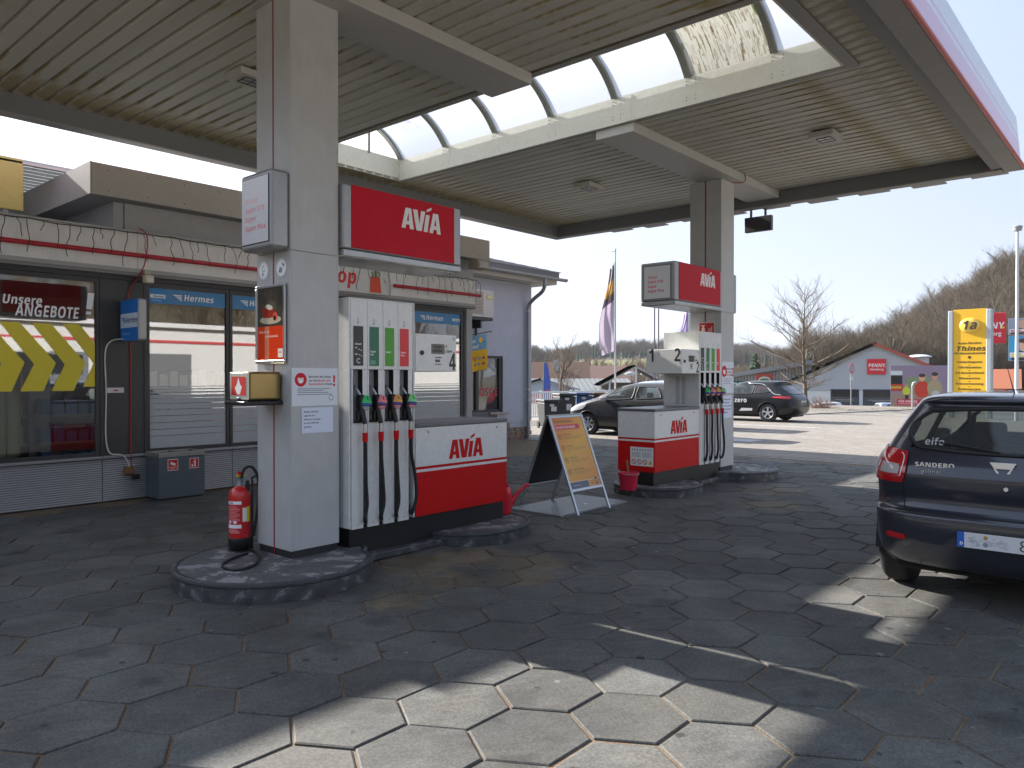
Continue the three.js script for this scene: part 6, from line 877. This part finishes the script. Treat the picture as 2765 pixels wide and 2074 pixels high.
{ // lamp post with election posters
  const t = spot('street_lamp', 'tall thin lamp post carrying portrait posters at right edge', 'street lamp', 28, 18.66, -.05); part(t, 'pole', cyl(0, 0, 7.1, 0, .075, .045, 14), mt([.5, .53, .56], .45, { metalness: .4 })); part(t, 'lamp_head', mg([cyl(0, 7.08, 7.22, 0, .13, .16, 16), cyl(0, 7.22, 7.26, 0, .17, .13, 16)]), mt([.25, .26, .28], .5));
  const face = (bg, suit, skin, tag, c2) => (x, w, h) => { x.fillStyle = bg; x.fillRect(0, 0, w, h); x.fillStyle = suit; x.beginPath(); x.ellipse(w * .55, h * .95, w * .46, h * .34, 0, 0, 7); x.fill(); x.fillStyle = skin; x.beginPath(); x.ellipse(w * .55, h * .4, w * .19, h * .25, 0, 0, 7); x.fill(); x.fillStyle = c2; x.beginPath(); x.ellipse(w * .55, h * .2, w * .2, h * .1, 0, 0, 7); x.fill(); x.fillStyle = '#e8e4e0'; x.fillRect(w * .04, h * .68, w * .6, h * .2); bars(x, w * .08, h * .73, 2, w * .5, h * .08, h * .05, tag); };
  const p1 = spot('election_poster', 'upper portrait poster with grey backdrop on the lamp post', 'poster', 27.9, 18.8, 0); part(p1, 'board', box(-.45, .45, 3.2, 3.8, -.01, .005), M.white); print(p1, 'print', .88, .58, 220, face('#8f98ac', '#2c2a30', '#c8a08c', '#b04050', '#c8a08c'), [0, 3.5, .008]);
  const p2 = spot('election_poster', 'lower portrait poster with blue backdrop on the lamp post', 'poster', 27.9, 18.82, 0); part(p2, 'board', box(-.45, .45, 2.24, 3.16, -.01, .005), M.white); print(p2, 'print', .88, .9, 220, face('#3f9cc8', '#33363c', '#dcb098', '#c8c028', '#54402e'), [0, 2.7, .008]);
}
// flags
function flag(label, d, l, y, H, w, h, top, colors, words) {
  const t = spot('flagpole', label, 'flag', d, l, y, 'flagpoles'); part(t, 'pole', cyl(0, 0, H, 0, .06, .035, 12), M.silver); part(t, 'finial', mg([uvm(new THREE.SphereGeometry(.06, 10, 8).translate(0, H, 0)), rod([0, H - .08, 0], [-.2, H - .1, 0], .015)]), M.silver);
  const tx = canvasTex(256, 640, (x, W, hh) => { x.fillStyle = colors[0]; x.fillRect(0, 0, W, hh); x.fillStyle = colors[1]; x.fillRect(0, hh * .16, W, hh * .16); x.strokeStyle = colors[2]; x.lineWidth = 18; x.beginPath(); x.ellipse(W * .5, hh * .24, 60, 70, 0, 0, 5); x.stroke(); x.fillStyle = colors[3]; x.fillRect(0, hh * .42, W, hh * .58); (words || []).forEach((s, i) => { x.save(); x.translate(W, 0); x.scale(-1, 1); T_(x, s, 30, hh * .55 + i * 70, 52, '#8a84a8'); x.restore(); }); });
  const g = new THREE.PlaneGeometry(1, 1, 24, 40), p = g.attributes.position; for (let i = 0; i < p.count; i++) { const u = p.getX(i) + .5, v = .5 - p.getY(i), W = w * (.22 + .78 * sm(0, .65, v)) * (1 - .25 * sm(.75, 1, v)), fold = Math.sin(u * 13 + v * 4) * .12 * (1 - .5 * v) + Math.sin(u * 5 - v * 7) * .1; p.setXYZ(i, -.06 - u * W + .05 * Math.sin(v * 6 + u * 4) * u, top - v * h - u * .35 * (v < .9 ? 1 : .6) - .25 * u * Math.sin(v * 3), fold); }
  g.computeVertexNormals(); part(t, 'cloth', g, new THREE.MeshPhysicalMaterial({ map: tx, roughness: .95, transmission: .4, thickness: 0, side: THREE.DoubleSide }));
}
flag('hanging purple and yellow flag on the tall pole between the pumps', 40, 5.45, -.3, 8.65, .85, 4.7, 8.0, ['#453a48', '#a8843a', '#6e5628', '#a498a8']);
flag('mauve flag with lettering partly hidden by the far column', 46, 10.75, -.3, 8.2, .95, 3.6, 6.1, ['#9a86ae', '#9a90b4', '#9a90b4', '#a49ac0'], ['Wir', 'machen', 'dass es']);
for (const [l, lb] of [[7.9, 'thin dark pole under the far sign box, left of two'], [8.12, 'thin dark pole under the far sign box, right of two']]) one('pole', lb, 'pole', cyl(0, 0, 7.2, 0, .04, .035, 10).translate(...at(42, l, -.3).toArray()), mt([.12, .12, .14], .4, { metalness: .5 }), 'paired poles');
// street lamps in the valley
[[62, 9.75, 4.1, 'white twin-globe street lamp left of the gable frame'], [62, 11.05, 4.1, 'white globe street lamp at the gable frame'], [58, 7.4, 3.4, 'small street lamp before the pink roofed house']].forEach(([d, l, h, lb]) => { const t = spot('street_lamp', lb, 'street lamp', d, l, -2.2, 'street lamps in the valley'); part(t, 'pole', cyl(0, 0, h, 0, .06, .04, 10), M.zinc); part(t, 'head', uvm(new THREE.SphereGeometry(.32, 16, 10).scale(1.3, .55, .8).translate(-.1, h, 0)), mt([.6, .62, .64], .4)); });
// road sign before the supermarket
{ const t = spot('road_sign', 'round road sign on a grey post before the supermarket', 'road sign', 46, 20.6, -1.3, null, 1.1); part(t, 'post', cyl(0, 0, 3.75, 0, .035, .035, 10), M.zinc); part(t, 'disc', uvm(new THREE.CylinderGeometry(.3, .3, .02, 28).rotateX(Math.PI / 2).translate(0, 3.45, .04)), mt([.55, .06, .06], .5)); part(t, 'disc_face', uvm(new THREE.CylinderGeometry(.22, .22, .02, 28).rotateX(Math.PI / 2).translate(0, 3.45, .048)), mt([.3, .34, .5], .5)); part(t, 'plate', box(-.2, .2, 2.75, 3.0, .03, .05), M.white);
  const b = spot('rail_post', 'bent steel tube post before the billboard', 'post', 38, 20.1, -.4); part(b, 'tube', tube([[0, 0, 0], [0, 1.6, 0], [.06, 1.75, 0], [.16, 1.78, 0]], .05, 24, 8), M.silver); }
// far cars parked below
[[72, 33.1, 'white van-like car parked below the supermarket windows', [.6, .63, .66]], [70, 35.0, 'silver car parked at right below the supermarket windows', [.4, .46, .55]]].forEach(([d, l, lb, c], i) => makeCar('far_parked_car', lb, 'cars before the supermarket', { pos: at(d, l - 1.6, -2.25).toArray(), turn: TURN + (i ? 0 : Math.PI) , len: 4.2, R: .31, hw: .74, axles: [.75, 3.3], paint: mt(c, .3, { clearcoat: 1, metalness: .3 }), nm: 40, ny: 36, rows: [[.2, .2, 3.9, .75], [.4, .02, 4.15, .85], [.7, .03, 4.15, .86], [.9, .1, 3.7, .84], [1.0, .15, 3.3, .82], [1.3, .3, 2.7, .7], [1.48, .4, 2.2, .6], [1.55, .8, 1.8, .2]], glass: [-1, 1].map(s => ({ k: 'side', s, n: 'side_window', c: [[.8, 1.02], [2.8, 1.02], [2.3, 1.38], [1.0, 1.38]] })).concat([{ k: 'rear', n: 'rear_window', c: [[-.6, 1.05], [.6, 1.05], [.52, 1.4], [-.52, 1.4]] }]) }));
// houses and sheds of the valley
function house(name, label, d, l, y, w, dep, e, r, wc, rc, tw = 0, ridgeAlong = true) {
  const t = spot(name, label, 'building', d, l, y, null, tw); const wm = mt(wc, .85, { map: 'dirt' }), rm = mt(rc, .8, { map: 'dirt' });
  if (ridgeAlong) { part(t, 'wall', box(-w / 2, w / 2, -.6, e, -dep, 0), wm); part(t, 'gable_wall', ext(poly([[-dep, e], [0, e], [-dep / 2, r - .1]]), w - .02).rotateY(Math.PI / 2).scale(1, 1, -1).translate(-w / 2 + .01, 0, -dep), wm).material.side = THREE.DoubleSide; const a = Math.atan2(r - e, dep / 2), L = Math.hypot(r - e, dep / 2) + .35; for (const s of [1, -1]) part(t, 'roof', box(-w / 2 - .3, w / 2 + .3, 0, .12, 0, L).rotateX(a).scale(1, 1, s).translate(0, r, -dep / 2), rm).material.side = THREE.DoubleSide; }
  else { part(t, 'wall', ext(gable(w, e, r), dep).translate(0, 0, -dep), wm); const a = Math.atan2(r - e, w / 2), L = Math.hypot(r - e, w / 2) + .35; for (const s of [1, -1]) part(t, 'roof', box(0, L, 0, .12, -dep - .2, .3).rotateZ(-a).scale(s, 1, 1).translate(0, r, 0), rm).material.side = THREE.DoubleSide; }
  return t;
}
{
  const h1 = house('farmhouse', 'brown tiled house roof left of the slender tree', 78, 3.4, -2.4, 9, 9, 2.6, 5.6, [.42, .36, .33], [.2, .11, .075]); part(h1, 'roof_window', box(-4.2, -3.2, 0, .1, 0, .9).rotateX(.58).translate(0, 4.4, -2.1), mt([.4, .45, .5], .2)); part(h1, 'chimney', box(.9, 1.5, 4.2, 5.9, -3.6, -3), mt([.45, .48, .5], .8));
  house('pink_roof_house', 'house with pale red tiled roof right of the slender tree', 92, 9.6, -2.6, 10, 9, 3.0, 5.6, [.5, .42, .36], [.24, .14, .11]);
  const s1 = house('workshop_shed', 'white shed gable with red sign beside the annexe', 52, 2.0, -1.9, 4.6, 8, 2.7, 3.35, [.55, .62, .68], [.42, .45, .5], 0, false); const sg = part(s1, 'sign', box(-.9, 1.1, 1.75, 2.35, .02, .06), mt([.5, .06, .08], .5)); part(sg, 'sign_lettering', text('GETRÄNKE', .2, .01).scale(.95, 1, 1).translate(-.75, 1.95, .06), mt([.7, .65, .65], .5));
  const s2 = house('long_shed', 'pale blue shed with ribbed metal roof behind the bins', 60, 5.6, -2.1, 8.6, 7, 2.4, 3.5, [.5, .6, .68], [.24, .25, .25], .2, true); for (let i = 0; i < 22; i++) part(s2, 'roof_rib', box(-4.4 + i * .42, -4.38 + i * .42, .12, .15, 0, 3.9).rotateX(.304).translate(0, 3.5, -3.5), mt([.3, .31, .31], .5));
  const f = spot('gable_frame', 'white open gable frame of a carport behind the compact car', 'carport', 55, 9.0, -2.2, null, .1), wm = mt([.65, .67, .68], .6);
  for (const s of [-1, 1]) { part(f, 'rafter', rod([0, 4.6, 0], [s * 2.6, 3.2, 0], .09, .09, 6), wm); part(f, 'post', box(s * 1.9 - .06, s * 1.9 + .06, 0, 3.6, -.06, .06), wm); part(f, 'roof_slope', box(0, 3.1, 0, .08, -6, .2).rotateZ(-.494).scale(s, 1, 1).translate(0, 4.66, 0), mt([.3, .28, .27], .7)).material.side = THREE.DoubleSide; } part(f, 'king_post', box(-.07, .07, 0, 4.55, -.05, .05), wm); part(f, 'rear_wall', box(-2.2, 2.2, 0, 3.4, -6, -5.9), mt([.4, .36, .33], .8));
  house('red_roof_hut', 'small hut with orange tiled roof right of the yellow pylon', 70, 45.2, -1.5, 2.6, 4, 2.2, 3.8, [.35, .28, .22], [.42, .14, .07]);
  const bf = spot('beach_flag', 'blue advertising flag before the brown roof', 'flag', 50, 2.05, -1.9); part(bf, 'cloth', (() => { const g = ext(poly([[0, 1.0], [.42, 1.05], [.5, 3.2], [.34, 4.2], [.2, 4.6], [.06, 4.4]]), .02); return g; })(), mt([.05, .1, .42], .7)); part(bf, 'stripe', ext(poly([[.1, 2.4], [.42, 2.5], [.4, 2.75], [.12, 2.65]]), .03), mt([.5, .1, .1], .7)); part(bf, 'pole', cyl(.05, 0, 4.5, 0, .02, .012, 8), M.zinc);
}
// wheeled bins and railing behind the annexe
[[24.1, 1.18, [.03, .033, .035], 'dark grey wheeled bin nearest the annexe corner', .92], [24.9, 1.72, [.035, .038, .04], 'dark grey wheeled bin, second from the annexe', 1.1], [25.8, 2.35, [.03, .07, .18], 'blue wheeled bin beside the dark grey ones', 1.1], [26.2, 2.98, [.12, .06, .035], 'brown wheeled bin between the blue ones', 1.1], [26.8, 3.7, [.03, .07, .2], 'blue wheeled bin nearest the compact car', 1.1]].forEach(([d, l, c, lb, h]) => {
  const t = spot('wheeled_bin', lb, 'bin', d, l, 0, 'wheeled bins', .35), m = mt(c, .55, { map: 'dirt' }); const g = rbox(-.29, .29, .05, h - .1, -.35, .35, .03, 2), p = g.attributes.position; for (let i = 0; i < p.count; i++) { const k = .82 + .18 * p.getY(i) / h; p.setX(i, p.getX(i) * k); p.setZ(i, p.getZ(i) * k); } g.computeVertexNormals();
  part(t, 'tub', g, m); part(t, 'lid', rbox(-.31, .31, h - .09, h, -.37, .39, .03, 3), m); part(t, 'handle', rod([-.26, h - .06, -.4], [.26, h - .06, -.4], .02), m); for (const s of [-1, 1]) part(t, 'wheel', uvm(new THREE.CylinderGeometry(.1, .1, .05, 16).rotateZ(Math.PI / 2).translate(s * .26, .1, -.3)), M.rubber); part(t, 'label', box(-.05, .13, .55, .75, .352 * .94, .352 * .94 + .004), mt([.55, .56, .56], .6)); part(t, 'rim', box(-.1, .04, h - .22, h - .14, .345, .35), mt([.5, .5, .5], .6));
});
{ const t = thing('railing', 'white baluster railing along the back of the car park', 'railing'); const m = mt([.6, .63, .62], .5); part(t, 'rail', mg([box(16.5, 34, 1.02, 1.08, -18.03, -17.97), box(16.5, 34, .12, .16, -18.02, -17.98)]), m); const b = []; for (let i = 0; i < 140; i++) b.push(box(16.6 + i * .125, 16.64 + i * .125, .16, 1.02, -18.015, -17.985)); part(t, 'balusters', mg(b), m).userData.kind = 'stuff'; for (let i = 0; i < 10; i++) part(t, 'post', box(16.5 + i * 1.93, 16.57 + i * 1.93, 0, 1.12, -18.04, -17.96), m); }
scene.fog = new THREE.FogExp2(new THREE.Color(.78, .84, .92), .00014);
renderer.render(scene, camera);
